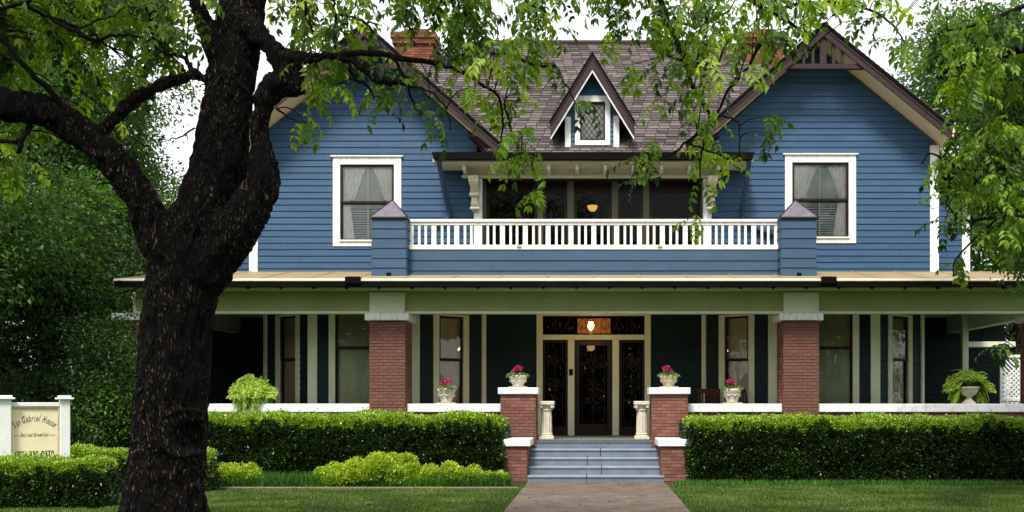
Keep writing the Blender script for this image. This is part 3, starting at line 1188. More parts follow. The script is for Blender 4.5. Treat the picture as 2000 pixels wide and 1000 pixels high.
# dormer roof
for s in (-1, 1):
    xt = dcx + s * dhw
    ztp = daz - dsl * dhw
    mb = MB()
    mb.add([(dcx, DO + 0.03, daz), (xt, DO + 0.03, ztp), (xt, 25.6, ztp), (dcx, 25.6, daz),
            (dcx, DO + 0.03, daz - 0.16), (xt, DO + 0.03, ztp - 0.16), (xt, 25.6, ztp - 0.16), (dcx, 25.6, daz - 0.16)],
           [(0, 1, 2, 3), (7, 6, 5, 4), (0, 4, 5, 1), (1, 5, 6, 2)])
    o = hb(mb, "dormer_roof", SHIN)
    at = o.data.attributes.new("tint", 'FLOAT', 'POINT')
    at.data.foreach_set("value", [0.3] * len(o.data.vertices))
    for (o0, o1, ya, yb, mm, nm, ext) in ((-0.03, 0.04, -0.07, 0.02, BLACKM, "dormer_rake_edge", 0.02), (0.042, 0.10, -0.05, 0.02, MAROON, "dormer_moulding", 0.01),
                                          (0.102, dth, -0.03, 0.02, MAROON, "dormer_barge_board", 0.0), (dth + 0.002, dth + 0.07, -0.01, 0.02, WHITE, "dormer_trim", 0.0)):
        bb = MB()
        xe = xt + s * ext
        ze = ztp - dsl * ext
        bb.add([(dcx, DO + ya, daz - o0), (dcx, DO + ya, daz - o1), (xe, DO + ya, ze - o1), (xe, DO + ya, ze - o0),
                (dcx, DO + yb, daz - o0), (dcx, DO + yb, daz - o1), (xe, DO + yb, ze - o1), (xe, DO + yb, ze - o0)],
               [(0, 1, 2, 3), (7, 6, 5, 4), (0, 3, 7, 4), (1, 5, 6, 2), (3, 2, 6, 7)])
        hb(bb, nm, mm)


# ---- brickwork
brick_n = [0]
BL, BH_ = 0.205, 0.068
bvars = []
for k in range(4):
    mbx = MB()
    wv_ = BL - 0.010
    mbx.bbox(0, wv_, -0.008, 0.006, 0, BH_ - 0.010, 0.003)
    bvars.append((mesh_from("brick", mbx.V, mbx.F, BRICKM), mbx))
half = {}


def brick_mesh(w_):
    key = round(w_, 3)
    if key not in half:
        mbx = MB()
        mbx.bbox(0, w_, -0.008, 0.006, 0, BH_ - 0.010, 0.003)
        half[key] = mesh_from("brick", mbx.V, mbx.F, BRICKM)
    return half[key]


def brick_face(T, w_, z0, z1, parent, singles, mass, mtint, limit=300):
    """running bond on the local xz plane, width w_. singles: make separate bricks"""
    rows = int((z1 - z0) / BH_)
    bh = (z1 - z0) / rows
    for r in range(rows):
        zz = z0 + r * bh
        x = -(r % 2) * BL / 2
        while x < w_ - 0.02:
            a, b = max(0, x), min(w_, x + BL)
            if b - a > 0.03:
                if singles and brick_n[0] < limit:
                    if b - a > BL - 0.005:
                        me_ = bvars[random.randrange(4)][0]
                    else:
                        me_ = brick_mesh(b - a - 0.010)
                    o = link("brick", me_, parent)
                    o.matrix_basis = T @ Matrix.Translation((a + 0.005, -random.uniform(0, 0.003), zz + 0.005))
                    brick_n[0] += 1
                else:
                    d = random.uniform(0.006, 0.01)
                    n0 = len(mass.V)
                    aa, bb_ = a + 0.005, b - 0.005
                    mass.add([T @ Vector(v) for v in [(aa, -d, zz + 0.005), (bb_, -d, zz + 0.005), (bb_, -d, zz + bh - 0.005), (aa, -d, zz + bh - 0.005),
                                                     (aa, 0.004, zz + 0.005), (bb_, 0.004, zz + 0.005), (bb_, 0.004, zz + bh - 0.005), (aa, 0.004, zz + bh - 0.005)]],
                             [(0, 1, 2, 3), (0, 4, 5, 1), (1, 5, 6, 2), (2, 6, 7, 3), (3, 7, 4, 0)])
                    mtint += [random.random()] * 8
            x += BL


def finish_mass(mass, tint, parent, m=BRICKT, inv=None):
    o = mass.build("bricks", m, parent, inv)
    at = o.data.attributes.new("tint", 'FLOAT', 'POINT')
    at.data.foreach_set("value", tint)
    o['kind'] = 'stuff'
    return o


def TY(x, y):
    return Matrix.Translation((x, y, 0))


def TS(x, y, side):
    """side faces: side=+1 faces +x, -1 faces -x"""
    return Matrix.Translation((x, y, 0)) @ Matrix.Rotation(PI / 2 * side, 4, 'Z')


def brick_block(name, x0, x1, y0, y1, z0, z1, vis0, singles=True, m=None, label=None):
    mb = MB()
    mb.box(x0, x1, y0, y1, z0, z1)
    o = hb(mb, name, MORTAR, label=label)
    mass, ti = MB(), []
    brick_face(TY(x0, y0), x1 - x0, vis0, z1, o, singles, mass, ti)
    if vis0 > z0 + 0.1:
        brick_face(TY(x0, y0), x1 - x0, z0, vis0, o, False, mass, ti)
    brick_face(TS(x1, y0, 1), y1 - y0, z0, z1, o, False, mass, ti)
    brick_face(TS(x0, y1, -1), y1 - y0, z0, z1, o, False, mass, ti)
    finish_mass(mass, ti, o)
    return o


PD = 21.3
pw = X(791, PD) - X(722, PD)
for (a, b) in ((722, 791), (1531, 1599)):
    x0, x1 = X(a, PD), X(b, PD)
    brick_block("brick_pillar", x0, x1, PD, PD + 0.78, 0, Z(627, PD), 1.25)
    mb = MB()
    mb.bbox(x0 - 0.09, x1 + 0.09, PD - 0.09, PD + 0.87, Z(626, PD), Z(612, PD), 0.012)
    hb(mb, "pillar_capital", CAPM)
    mb = MB()
    mb.bbox(x0 + 0.0, x1 + 0.0, PD - 0.035, PD + 0.7, Z(612, PD) + 0.002, 4.0, 0.012)
    hb(mb, "pillar_head", SAGE)
for s in (-1, 1):     # end pillars of the porch
    x0 = s * 9.85 - 0.37
    brick_block("brick_pillar", x0, x0 + 0.75, PD, PD + 0.78, 0, Z(627, PD), 1.25, singles=False)
    mb = MB()
    mb.bbox(x0 - 0.09, x0 + 0.84, PD - 0.09, PD + 0.87, Z(626, PD), Z(612, PD), 0.012)
    hb(mb, "pillar_capital", CAPM)
UD = 21.15
for (a, b, ca_, cb) in ((978, 1046, 973, 1051), (1273, 1343, 1267, 1348)):
    x0, x1 = X(a, UD), X(b, UD)
    brick_block("brick_pier", x0, x1, UD, UD + 0.7, 0, Z(770, UD), 0.85)
    mb = MB()
    mb.bbox(X(ca_, UD), X(cb, UD), UD - 0.07, UD + 0.77, Z(770, UD) + 0.001, Z(757, UD), 0.012)
    hb(mb, "pier_cap", CAPM)
LD = 20.03
for (a, b, ca_, cb) in ((978, 1029, 974, 1036), (1291, 1346, 1285, 1350)):
    x0, x1 = X(a, LD), X(b, LD)
    brick_block("step_pier", x0, x1, LD, UD - 0.01, 0, Z(872, LD), 0.05)
    mb = MB()
    mb.bbox(X(ca_, LD), X(cb, LD), LD - 0.06, UD - 0.075, Z(872, LD) + 0.001, Z(858, LD), 0.012)
    hb(mb, "pier_cap", CAPM)
# knee walls with caps
KD = 21.5
for (a, b, xa, xb) in (((-9.9, None), None, -10.3, X(722, PD) - 0.0), (None, None, X(791, PD), X(978, UD)), (None, None, X(1343, UD), X(1531, PD)), (None, None, X(1599, PD), 10.3)):
    brick_block("knee_wall", xa, xb, KD, KD + 0.3, 0, 1.40, 1.19, singles=False)
    mb = MB()
    mb.bbox(xa + 0.01, xb - 0.01, KD - 0.07, KD + 0.37, 1.425, 1.61, 0.015)
    hb(mb, "wall_cap", CAPM)
    mb = MB()
    mb.box(xa + 0.01, xb - 0.01, KD - 0.02, KD + 0.32, 1.401, 1.424)
    hb(mb, "cap_shadow_strip", MORTAR)

# ---- steps
st = MB()
RISE = 0.165
sx0, sx1 = X(1030, 20), X(1297, 20)
st.box(sx0 + 0.02, sx1 - 0.02, 20.1, 21.7, 0, 0.1)
stairs = hb(st, "stairs", STEPM)
joints = [1146, 1175, 1147, 1173, None]
for i in range(5):
    y0 = 20.02 + 0.3 * i
    zt = RISE * (i + 1)
    a, b = sx0, sx1
    if i == 4:
        a, b = X(1046, UD) + 0.002, X(1273, UD) - 0.002
    segs = [(a, b)] if joints[i] is None else [(a, X(joints[i], y0) - 0.006), (X(joints[i], y0) + 0.006, b)]
    for (p, q) in segs:
        mb = MB()
        mb.bbox(p, q, y0, y0 + (0.36 if i < 4 else 0.5), zt - RISE + 0.001, zt - 0.045, 0.006)
        mb.build("step_block", STEPM, stairs)
        mb = MB()
        mb.bbox(p, q, y0 - 0.022, y0 + (0.36 if i < 4 else 0.5), zt - 0.044, zt, 0.009)
        mb.build("step_tread", NOSE, stairs)
DK = RISE * 5
# porch floor boards (narrow boards running towards the house)
mb = MB()
mb.box(-9.9, 9.9, 21.52, 28.0, DK - 0.2, DK - 0.002)
hb(mb, "porch_floor", DECKM)
x = X(1047, UD)
while x < X(1272, UD) - 0.05:
    mb = MB()
    mb.bbox(x, x + 0.10, 21.18, 24.15, DK + 0.0, DK + 0.012, 0.003)
    hb(mb, "floor_board", DECKM)
    x += 0.106

# ---- lower walls
ZC = 3.99
# centre wall with door opening
jx0, jx1 = X(1048, MWD), X(1271, MWD)
dz1 = Z(614, MWD)
T = TY(0, MWD)
BAYB = X(518, MWD), X(950, MWD)
bin_ = 2.64
bk = siding(DK, ZC, lambda z: -bin_, lambda z: bin_, [(jx0, jx1, 0, 9)], 0.148, BLUE_SHADED, T)
hb(bk, "porch_wall", BLUE_SHADED, T=T)
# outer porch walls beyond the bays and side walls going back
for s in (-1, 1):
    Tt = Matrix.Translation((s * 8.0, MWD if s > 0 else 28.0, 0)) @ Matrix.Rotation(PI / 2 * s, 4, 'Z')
    bk = siding(DK, ZC, lambda z: 0, lambda z: 3.8, [], 0.148, BLUE_SHADED, Tt)
    hb(bk, "porch_side_wall", BLUE_SHADED, T=Tt)
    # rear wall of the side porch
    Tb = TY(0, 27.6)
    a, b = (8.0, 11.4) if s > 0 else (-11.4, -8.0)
    bk = siding(DK, ZC, lambda z: a, lambda z: b, [(8.25, 8.95, 0, 3.1)] if s > 0 else [], 0.148, BLUE_SHADED, Tb)
    hb(bk, "porch_end_wall", BLUE_SHADED, T=Tb)
# side door with casing
mb = MB()
mb.bbox(8.13, 8.25, 27.54, 27.66, DK, 3.24, 0.006)
mb.bbox(8.95, 9.07, 27.54, 27.66, DK, 3.24, 0.006)
mb.bbox(8.25, 8.95, 27.545, 27.66, 3.1, 3.24, 0.006)
sd = hb(mb, "side_door", SAGE, label="side porch door in a pale casing")
mb = MB()
mb.bbox(8.25, 8.95, 27.64, 27.69, DK, 3.1, 0.01)
mb.bbox(8.37, 8.83, 27.62, 27.641, DK + 0.2, 1.6, 0.01)
mb.build("door_leaf", DOORW, sd)
mb = MB()
mb.tube([(8.33, 27.6, 1.85), (8.33, 27.56, 1.85), (8.40, 27.55, 1.85)], 0.015, 6)
mb.build("handle", LAMPM, sd)
mb = MB()
px0 = X(1880, 26.0)
mb.bbox(px0, px0 + 0.16, 26.0, 26.16, DK, ZC, 0.01)
hb(mb, "side_post", SAGE)
mb = MB()
mb.bbox(px0 + 0.16, px0 + 1.4, 26.02, 26.14, Z(678, 26), Z(667, 26), 0.01)
hb(mb, "side_rail", SAGE)

# bays
side_len = math.hypot(1.5, 1.2)
for s in (-1, 1):
    bc = s * 5.33
    h = 1.18
    # front face
    zt1, zt0 = 3.80, 1.30
    T = TY(bc, BFD)
    fw = 0.655
    hole = [(-fw, fw, zt0, zt1)]
    bk = siding(DK, ZC, lambda z: -h, lambda z: h, hole, 0.148, BLUE_SHADED, T)
    hb(bk, "bay_wall", BLUE_SHADED, T=T)
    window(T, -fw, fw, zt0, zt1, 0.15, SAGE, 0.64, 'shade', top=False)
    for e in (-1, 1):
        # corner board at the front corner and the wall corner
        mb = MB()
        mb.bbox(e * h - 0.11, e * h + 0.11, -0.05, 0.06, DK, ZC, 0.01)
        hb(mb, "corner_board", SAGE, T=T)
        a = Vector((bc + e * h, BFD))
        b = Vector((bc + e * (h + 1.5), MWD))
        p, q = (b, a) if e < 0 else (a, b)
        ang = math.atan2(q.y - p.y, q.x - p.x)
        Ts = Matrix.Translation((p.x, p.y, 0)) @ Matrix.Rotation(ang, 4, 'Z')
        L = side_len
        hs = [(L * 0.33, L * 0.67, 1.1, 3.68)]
        bk = siding(DK, ZC, lambda z: 0.1, lambda z: L, hs, 0.148, BLUE_SHADED, Ts)
        hb(bk, "bay_wall", BLUE_SHADED, T=Ts)
        window(Ts, L * 0.33, L * 0.67, 1.1, 3.68, 0.16, SAGE, 0.60, 'tan' if (s * e) > 0 or s > 0 else 'tan', top=False)
        mb = MB()
        (ua, ub) = (0.0, 0.12) if e < 0 else (L - 0.12, L)
        mb.bbox(ua, ub, -0.06, 0.05, DK, ZC, 0.01)
        hb(mb, "corner_board", SAGE, T=Ts)
# porch ceiling
mb = MB()
mb.box(-10.1, 10.1, 21.75, 28.0, ZC, ZC + 0.06)
hb(mb, "porch_ceiling", SAGE)
for s in (-1, 1):
    mb = MB()
    mb.bbox(s * 9.95 - 0.15, s * 9.95 + 0.15, 21.75, 28.0, 3.56, ZC - 0.002, 0.01)
    hb(mb, "side_beam", SAGE)
    mb = MB()
    xa, xb = (10.1, 11.5) if s > 0 else (-11.5, -10.1)
    mb.box(xa + 0.001, xb, 25.6, 27.95, ZC + 0.002, ZC + 0.07)
    hb(mb, "added_shade_roof", MAROON)  # roof strip added to keep light off the end wall

# ---- front door unit
dn = MB()
dn.bbox(jx0, X(1060, MWD), MWD - 0.08, MWD + 0.08, DK, ZC, 0.01)
dn.bbox(X(1259, MWD), jx1, MWD - 0.08, MWD + 0.08, DK, ZC, 0.01)
dn.bbox(X(1060, MWD), X(1259, MWD), MWD - 0.07, MWD + 0.08, Z(664, MWD), Z(654, MWD), 0.01)
dn.bbox(X(1060, MWD), X(1259, MWD), MWD - 0.07, MWD + 0.08, Z(617, MWD), ZC, 0.01)
dn.bbox(X(1109, MWD), X(1122, MWD), MWD - 0.06, MWD + 0.08, DK, Z(664, MWD), 0.01)
dn.bbox(X(1196, MWD), X(1209, MWD), MWD - 0.06, MWD + 0.08, DK, Z(664, MWD), 0.01)
entry = hb(dn, "entry_frame", SAGE, label="pale sage frame around the dark leaded glass front door")


def scroll(cx, cz, r, turns, dirn, y, n=26, a0=0):
    pts = []
    for i in range(n):
        t = i / (n - 1)
        an = a0 + dirn * turns * 2 * PI * t
        rr = r * (1 - 0.8 * t)
        pts.append((cx + rr * math.cos(an), y, cz + rr * math.sin(an)))
    return pts


def leaded(xa, xb, za, zb, parent, y, transom=False, seed=0):
    rr = random.Random(seed)
    gp = MB()
    gp.add([(xa, y, za), (xb, y, za), (xb, y, zb), (xa, y, zb)], [(0, 1, 2, 3)])
    gp.build("leaded_pane", DARKGLASS, parent)
    cm = MB()
    cxm = (xa + xb) / 2
    wd, ht = xb - xa, zb - za
    yy = y - 0.008
    if transom:
        for k in range(1, 8):
            xk = xa + wd * k / 8
            cm.tube([(xk, yy, za), (xk, yy, zb)], 0.007, 4)
        for k in (-3, -2, -1, 1, 2, 3):
            cm.tube(scroll(cxm + k * wd / 8, (za + zb) / 2, ht * 0.36, 1.0, 1 if k > 0 else -1, yy, a0=PI / 2), 0.008, 4)
            cm.tube([(cxm + k * wd / 8 - wd / 16, yy, za + 0.04), (cxm + k * wd / 8, yy, zb - 0.04), (cxm + k * wd / 8 + wd / 16, yy, za + 0.04)], 0.007, 4)
    else:
        m_ = 0.06
        cm.tube([(xa + m_, yy, za + m_), (xb - m_, yy, za + m_), (xb - m_, yy, zb - m_), (xa + m_, yy, zb - m_), (xa + m_, yy, za + m_)], 0.007, 4)
        for (cz, r) in ((zb - 0.45, 0.26), (zb - 1.0, 0.2), (za + 0.6, 0.24)):
            r = min(r, wd * 0.36)
            for d_ in (-1, 1):
                cm.tube(scroll(cxm + d_ * r * 0.62, cz, r * 0.62, 1.2, d_, yy, a0=PI / 2), 0.007, 4)
            cm.tube([(cxm, yy, cz - r), (cxm - r * 0.5, yy, cz), (cxm, yy, cz + r), (cxm + r * 0.5, yy, cz), (cxm, yy, cz - r)], 0.007, 4)
        cm.tube([(cxm, yy, za + m_), (cxm, yy, zb - m_)], 0.006, 4)
    cm.build("came", CAME, parent)
    bv = MB()
    for i in range(10 if not transom else 9):
        if transom:
            bx, bz = xa + wd * (i + 0.5) / 9, (za + zb) / 2 + rr.uniform(-0.08, 0.08)
            s1, s2 = 0.02, 0.05
        else:
            bx, bz = cxm + rr.uniform(-0.38, 0.38) * wd, za + ht * rr.uniform(0.2, 0.95)
            s1, s2 = rr.uniform(0.012, 0.03), rr.uniform(0.015, 0.06)
        tz, tx = rr.uniform(-0.5, 0.5) * 0.03, rr.uniform(-0.5, 0.5) * 0.03
        bv.add([(bx - s1, yy, bz), (bx, yy - 0.004 + tx, bz - s2), (bx + s1, yy + tz, bz), (bx, yy - 0.004, bz + s2)], [(0, 1, 2, 3)])
    bv.build("bevelled_pieces", BEVEL, parent)


# transom
AMB = emit_mat("lantern_glow_sheet", (1.0, 0.36, 0.09), 0.6)  # glowing sheet standing in for the lantern's reflection in the transom
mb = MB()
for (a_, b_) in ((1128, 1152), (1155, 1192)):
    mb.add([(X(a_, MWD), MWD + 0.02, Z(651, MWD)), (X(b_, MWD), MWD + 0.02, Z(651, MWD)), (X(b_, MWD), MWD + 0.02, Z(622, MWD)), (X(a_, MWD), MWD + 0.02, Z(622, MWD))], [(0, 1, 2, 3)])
mb.build("lantern_glow_panel", AMB, entry, label="amber glowing sheet added for the lantern reflection in the transom")
leaded(X(1060, MWD), X(1259, MWD), Z(654, MWD), Z(617, MWD), entry, MWD + 0.0, True, 3)
for (a, b, nm, sd_) in ((1060, 1109, "sidelight", 1), (1209, 1259, "sidelight", 2)):
    xa, xb = X(a, MWD), X(b, MWD)
    za, zb2 = DK, Z(664, MWD)
    mb = MB()
    mb.box(xa, xa + 0.06, MWD - 0.02, MWD + 0.03, za, zb2)
    mb.box(xb - 0.06, xb, MWD - 0.02, MWD + 0.03, za, zb2)
    mb.box(xa + 0.06, xb - 0.06, MWD - 0.019, MWD + 0.03, za, za + 0.22)
    mb.box(xa + 0.06, xb - 0.06, MWD - 0.019, MWD + 0.03, zb2 - 0.07, zb2)
    sdl = hb(mb, nm, DOORW)
    leaded(xa + 0.06, xb - 0.06, za + 0.22, zb2 - 0.07, sdl, MWD + 0.005, False, sd_)
xa, xb = X(1122, MWD) + 0.006, X(1196, MWD) - 0.006
za, zb2 = DK + 0.01, Z(664, MWD) - 0.006
mb = MB()
mb.bbox(xa, xa + 0.12, MWD - 0.01, MWD + 0.04, za, zb2, 0.006)
mb.bbox(xb - 0.12, xb, MWD - 0.01, MWD + 0.04, za, zb2, 0.006)
mb.bbox(xa + 0.12, xb - 0.12, MWD - 0.009, MWD + 0.04, za, za + 0.28, 0.006)
mb.bbox(xa + 0.12, xb - 0.12, MWD - 0.009, MWD + 0.04, zb2 - 0.13, zb2, 0.006)
door = hb(mb, "front_door", DOORW)
leaded(xa + 0.12, xb - 0.12, za + 0.28, zb2 - 0.13, door, MWD + 0.015, False, 8)
mb = MB()
mb.tube([(xa + 0.06, MWD - 0.01, 1.85), (xa + 0.06, MWD - 0.06, 1.85)], 0.012, 8)
mb.lathe([(0.005, 0), (0.03, 0.01), (0.034, 0.03), (0.02, 0.05), (0.004, 0.055)], xa + 0.06, MWD - 0.075, 12)
for i in range(len(mb.V)):
    v = mb.V[i]
    if v[2] < 0.2:
        mb.V[i] = (v[0], v[1], v[2] + 1.825)
mb.build("handle", LAMPM, door)
mb = MB()
mb.bbox(X(1112, MWD), X(1119, MWD), MWD - 0.10, MWD - 0.06, Z(733, MWD), Z(721, MWD), 0.008)
mb.build("door_bell", BLACKM, entry)
# dark hall behind the door with an added chandelier
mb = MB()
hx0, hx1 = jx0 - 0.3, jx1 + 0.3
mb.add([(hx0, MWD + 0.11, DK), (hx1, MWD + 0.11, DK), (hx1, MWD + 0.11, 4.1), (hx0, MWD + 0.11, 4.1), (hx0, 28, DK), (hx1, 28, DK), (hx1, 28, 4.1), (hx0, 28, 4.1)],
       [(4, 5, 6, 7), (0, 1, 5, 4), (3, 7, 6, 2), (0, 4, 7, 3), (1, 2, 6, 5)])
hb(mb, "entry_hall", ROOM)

# ---- porch entablature, roof, gutters
mb = MB()
mb.bbox(-9.85, 9.85, 21.36, 21.74, 3.56, 4.02, 0.01)
hb(mb, "porch_beam", BEAMG)
mb = MB()
mb.bbox(-9.87, 9.87, 21.33, 21.358, 3.545, 3.60, 0.008)
hb(mb, "beam_moulding", SAGE)
mb = MB()
mb.box(-9.87, 9.87, 21.345, 21.358, 3.70, 3.72)
hb(mb, "beam_bead", BEAMG)
mb = MB()
mb.box(-9.9, 9.9, 20.72, 21.358, 4.02, 4.05)
hb(mb, "porch_soffit", BEAMG)
GZ1, GZ0 = Z(547, 20.65), Z(560, 20.65)
mb = MB()
mb.poly([(-9.95, GZ1), (-9.93, GZ0), (9.93, GZ0), (9.95, GZ1)], 20.58, 20.71)
hb(mb, "gutter", BLACKM)
# roof sheet in separate coated panels with seams
zr0, zr1 = GZ1 + 0.012, Z(530, GD)
nx = 20
for i in range(nx):
    xa, xb = -9.95 + 19.9 * i / nx, -9.95 + 19.9 * (i + 1) / nx
    mb = MB()
    mb.add([(xa + 0.004, 20.60, zr0), (xb - 0.004, 20.60, zr0), (xb - 0.004, GD + 0.02, zr1), (xa + 0.004, GD + 0.02, zr1),
            (xa + 0.004, 20.60, zr0 - 0.03), (xb - 0.004, 20.60, zr0 - 0.03), (xb - 0.004, GD + 0.02, zr1 - 0.03), (xa + 0.004, GD + 0.02, zr1 - 0.03)],
           [(0, 1, 2, 3), (0, 4, 5, 1), (1, 5, 6, 2), (7, 6, 5, 4), (3, 7, 4, 0)])
    mb.add([(xb - 0.02, 20.595, zr0 + 0.0), (xb + 0.02, 20.595, zr0), (xb + 0.02, GD, zr1), (xb - 0.02, GD, zr1), (xb, 20.595, zr0 + 0.018), (xb, GD, zr1 + 0.018)],
           [(0, 1, 4), (0, 4, 5, 3), (1, 2, 5, 4)])
    hb(mb, "roof_panel", TANROOF)
mb = MB()
for i in range(40):
    xa = -9.95 + 19.9 * i / 40
    mb.add([(xa, 20.565, zr0 - 0.012 + random.uniform(-0.005, 0.005)), (xa + 0.4975, 20.565, zr0 - 0.012 + random.uniform(-0.005, 0.005)), (xa + 0.4975, 20.60, zr0 + 0.012), (xa, 20.60, zr0 + 0.012),
            (xa, 20.565, zr0 - 0.04), (xa + 0.4975, 20.565, zr0 - 0.04)], [(0, 1, 2, 3), (0, 4, 5, 1)])
hb(mb, "drip_edge", CREAM)
# side roofs of the porch return beyond the gables
for s in (-1, 1):
    mb = MB()
    xa, xb = (8.0, 9.95) if s > 0 else (-9.95, -8.0)
    mb.add([(xa, GD + 0.02, zr1), (xb, GD + 0.02, zr1), (xb, 28.2, zr1), (xa, 28.2, zr1)], [(0, 1, 2, 3)])
    hb(mb, "side_roof", TANROOF)
for i in range(31):
    x = X(1190 + (i - 15) * 64.2, 20.63)
    if abs(x) > 9.9:
        continue
    mb = MB()
    mb.poly([(x - 0.02, GZ0 - 0.05), (x + 0.02, GZ0 - 0.05), (x + 0.03, GZ0 - 0.002), (x - 0.03, GZ0 - 0.002)], 20.60, 20.68)
    hb(mb, "gutter_bracket", BLACKM)
for px, py in ((688, 548), (1620, 549)):
    mb = MB()
    mb.bbox(X(px - 15, 20.5), X(px + 15, 20.5), 20.50, 20.72, GZ1 - 0.1, GZ1 + 0.06, 0.02)
    hb(mb, "gutter_head", BLACKM)

# ---- balcony parapet and piers
PPD = 21.9
T = TY(0, PPD)
za, zb2 = 4.2, Z(489, PPD)
bk = siding(zb2 - 4 * 0.222, zb2, lambda z: X(795, PPD), lambda z: X(1524, PPD), [], 0.222, BLUE2, T)
hb(bk, "parapet", BLUE2, T=T)
BPD = 21.6
for (a, b, s) in ((727, 793, -1), (1526, 1593, 1)):
    xa, xb = X(a, BPD), X(b, BPD)
    zt = Z(427, BPD)
    T = TY(0, BPD)
    wdp = xb - xa
    z00 = zt - 6 * 0.2135
    bk = siding(z00, zt, lambda z: xa, lambda z: xb, [], 0.2135, BLUE2, T)
    bk.box(xa + 0.03, xb - 0.03, 0.1, wdp - 0.03, z00, zt)
    pr = hb(bk, "balcony_pier", BLUE2, T=T)
    for sd_ in (-1, 1):
        Tt = TS(xb if sd_ > 0 else xa, BPD if sd_ > 0 else BPD + wdp, sd_)
        bk = siding(z00, zt, lambda z: 0, lambda z: wdp, [], 0.2135, BLUE2, Tt)
        bk.build("pier_side", BLUE2, pr, T=Tt)
    mb = MB()
    o_ = 0.03
    cxp, cyp = (xa + xb) / 2, BPD + wdp / 2
    mb.box(xa - o_, xb + o_, BPD - o_ - 0.03, BPD + wdp + o_, zt + 0.001, zt + 0.03)
    pc = hb(mb, "pier_roof", MAROON)
    mb = MB()
    za3 = Z(391, cyp)
    mb.add([(xa - o_, BPD - o_ - 0.03, zt + 0.032), (xb + o_, BPD - o_ - 0.03, zt + 0.032), (xb + o_, BPD + wdp + o_, zt + 0.032), (xa - o_, BPD + wdp + o_, zt + 0.032), (cxp, cyp, za3)],
           [(0, 1, 4), (1, 2, 4), (2, 3, 4), (3, 0, 4), (0, 3, 2, 1)])
    mb.build("metal_sheet", CAPMET, pc)
    mb = MB()
    for q in ((xa - o_, BPD - o_ - 0.03), (xb + o_, BPD - o_ - 0.03), (xb + o_, BPD + wdp + o_), (xa - o_, BPD + wdp + o_)):
        mb.tube([(q[0], q[1], zt + 0.035), (cxp, cyp, za3)], 0.013, 5)
    mb.build("hip_seam", MAROON, pc)
    mb = MB()
    xs_ = X(760 if s < 0 else 1560, BPD)
    mb.bbox(xs_ - 0.05, xs_ + 0.05, BPD - 0.07, BPD - 0.028, Z(541, BPD), Z(533, BPD), 0.008)
    hb(mb, "scupper", BLACKM)
# railing
RDp = 22.0
rx0, rx1 = X(797, RDp), X(1522, RDp)
mb = MB()
mb.bbox(rx0, rx1, RDp - 0.07, RDp + 0.07, Z(434.5, RDp), Z(429, RDp), 0.01)
mb.bbox(rx0, rx1, RDp - 0.035, RDp + 0.035, Z(440, RDp), Z(434.5, RDp) - 0.001, 0.006)
rail = hb(mb, "balcony_railing", WHITE)
mb = MB()
mb.bbox(rx0 - 0.03, rx1 + 0.03, RDp - 0.13, RDp + 0.06, Z(488, RDp - .1) , Z(478.5, RDp - .1), 0.012)
mb.build("bottom_rail", WHITE, rail)
pitch = 44.6
k = 0
px = 803.0
while px < 1520:
    wpx = 9.5 if k % 3 == 0 else 4.8
    if k % 3 == 0 and px > 930 and (k // 3) % 3 == 2:
        wpx = 9.5
    wd = wpx / 2 * RDp / FPX
    xm = X(px, RDp)
    mb = MB()
    mb.bbox(xm - wd, xm + wd, RDp - 0.02, RDp + 0.02, Z(478.5, RDp - .1) + 0.001, Z(440, RDp) - 0.001, 0.004)
    mb.build("baluster", WHITE, rail)
    k += 1
    px += pitch / 3 * (1.08 if k % 3 != 2 else 0.84)
for px in (1015, 1288):
    mb = MB()
    xm = X(px, RDp)
    mb.bbox(xm - 0.05, xm + 0.05, RDp - 0.16, RDp - 0.131, Z(485, RDp), Z(480, RDp), 0.006)
    mb.build("rail_bracket", STONET, rail)

# ---- recessed wings behind the gables
for s in (-1, 1):
    xa, xb = (8.0, 9.35) if s > 0 else (-9.35, -8.0)
    T = TY(0, 25.0)
    bk = siding(4.4, 6.9, lambda z: xa, lambda z: xb, [], 0.148, BLUE, T)
    bk.box(xa, xb, 0.1, 8.0, 4.4, 6.9)
    hb(bk, "wing_wall", BLUE2, T=T)
    mb = MB()
    xc = s * 9.35
    mb.bbox(xc - 0.1, xc + 0.1, 24.95, 25.1, 4.4, 6.9, 0.006)
    hb(mb, "corner_board", WHITE)

# ---- chimneys
for s in (-1, 1):
    CD = 26.2
    if s < 0:
        xa, xb = X(771, CD), X(845, CD)
    else:
        xa, xb = X(1456, CD), X(1530, CD)
    zt = Z(64, CD)
    mb = MB()
    mb.box(xa, xb, CD, CD + 0.8, 8.5, zt)
    mb.box(xa - 0.06, xb + 0.06, CD - 0.06, CD + 0.86, zt - 0.30, zt - 0.16)
    mb.box(xa - 0.1, xb + 0.1, CD - 0.1, CD + 0.9, zt - 0.159, zt)
    mb.box(xa + 0.2, xb - 0.2, CD + 0.2, CD + 0.6, zt + 0.001, zt + 0.18)
    ch = hb(mb, "chimney", MORTAR)
    mass, ti = MB(), []
    brick_face(TY(xa, CD), xb - xa, 8.5, zt - 0.3, ch, False, mass, ti)
    brick_face(TS(xb, CD, 1), 0.8, 8.5, zt - 0.3, ch, False, mass, ti)
    brick_face(TS(xa, CD + 0.8, -1), 0.8, 8.5, zt - 0.3, ch, False, mass, ti)
    brick_face(TY(xa - 0.06, CD - 0.06), xb - xa + 0.12, zt - 0.3, zt - 0.16, ch, False, mass, ti)
    brick_face(TY(xa - 0.1, CD - 0.1), xb - xa + 0.2, zt - 0.155, zt, ch, False, mass, ti)
    finish_mass(mass, ti, ch, CHIMB)

# a plain shell closes the body of the house behind
mb = MB()
mb.box(-8.0, 8.0, 28.05, 33.0, 0, 6.9)
hb(mb, "rear_wall", BLUE2)

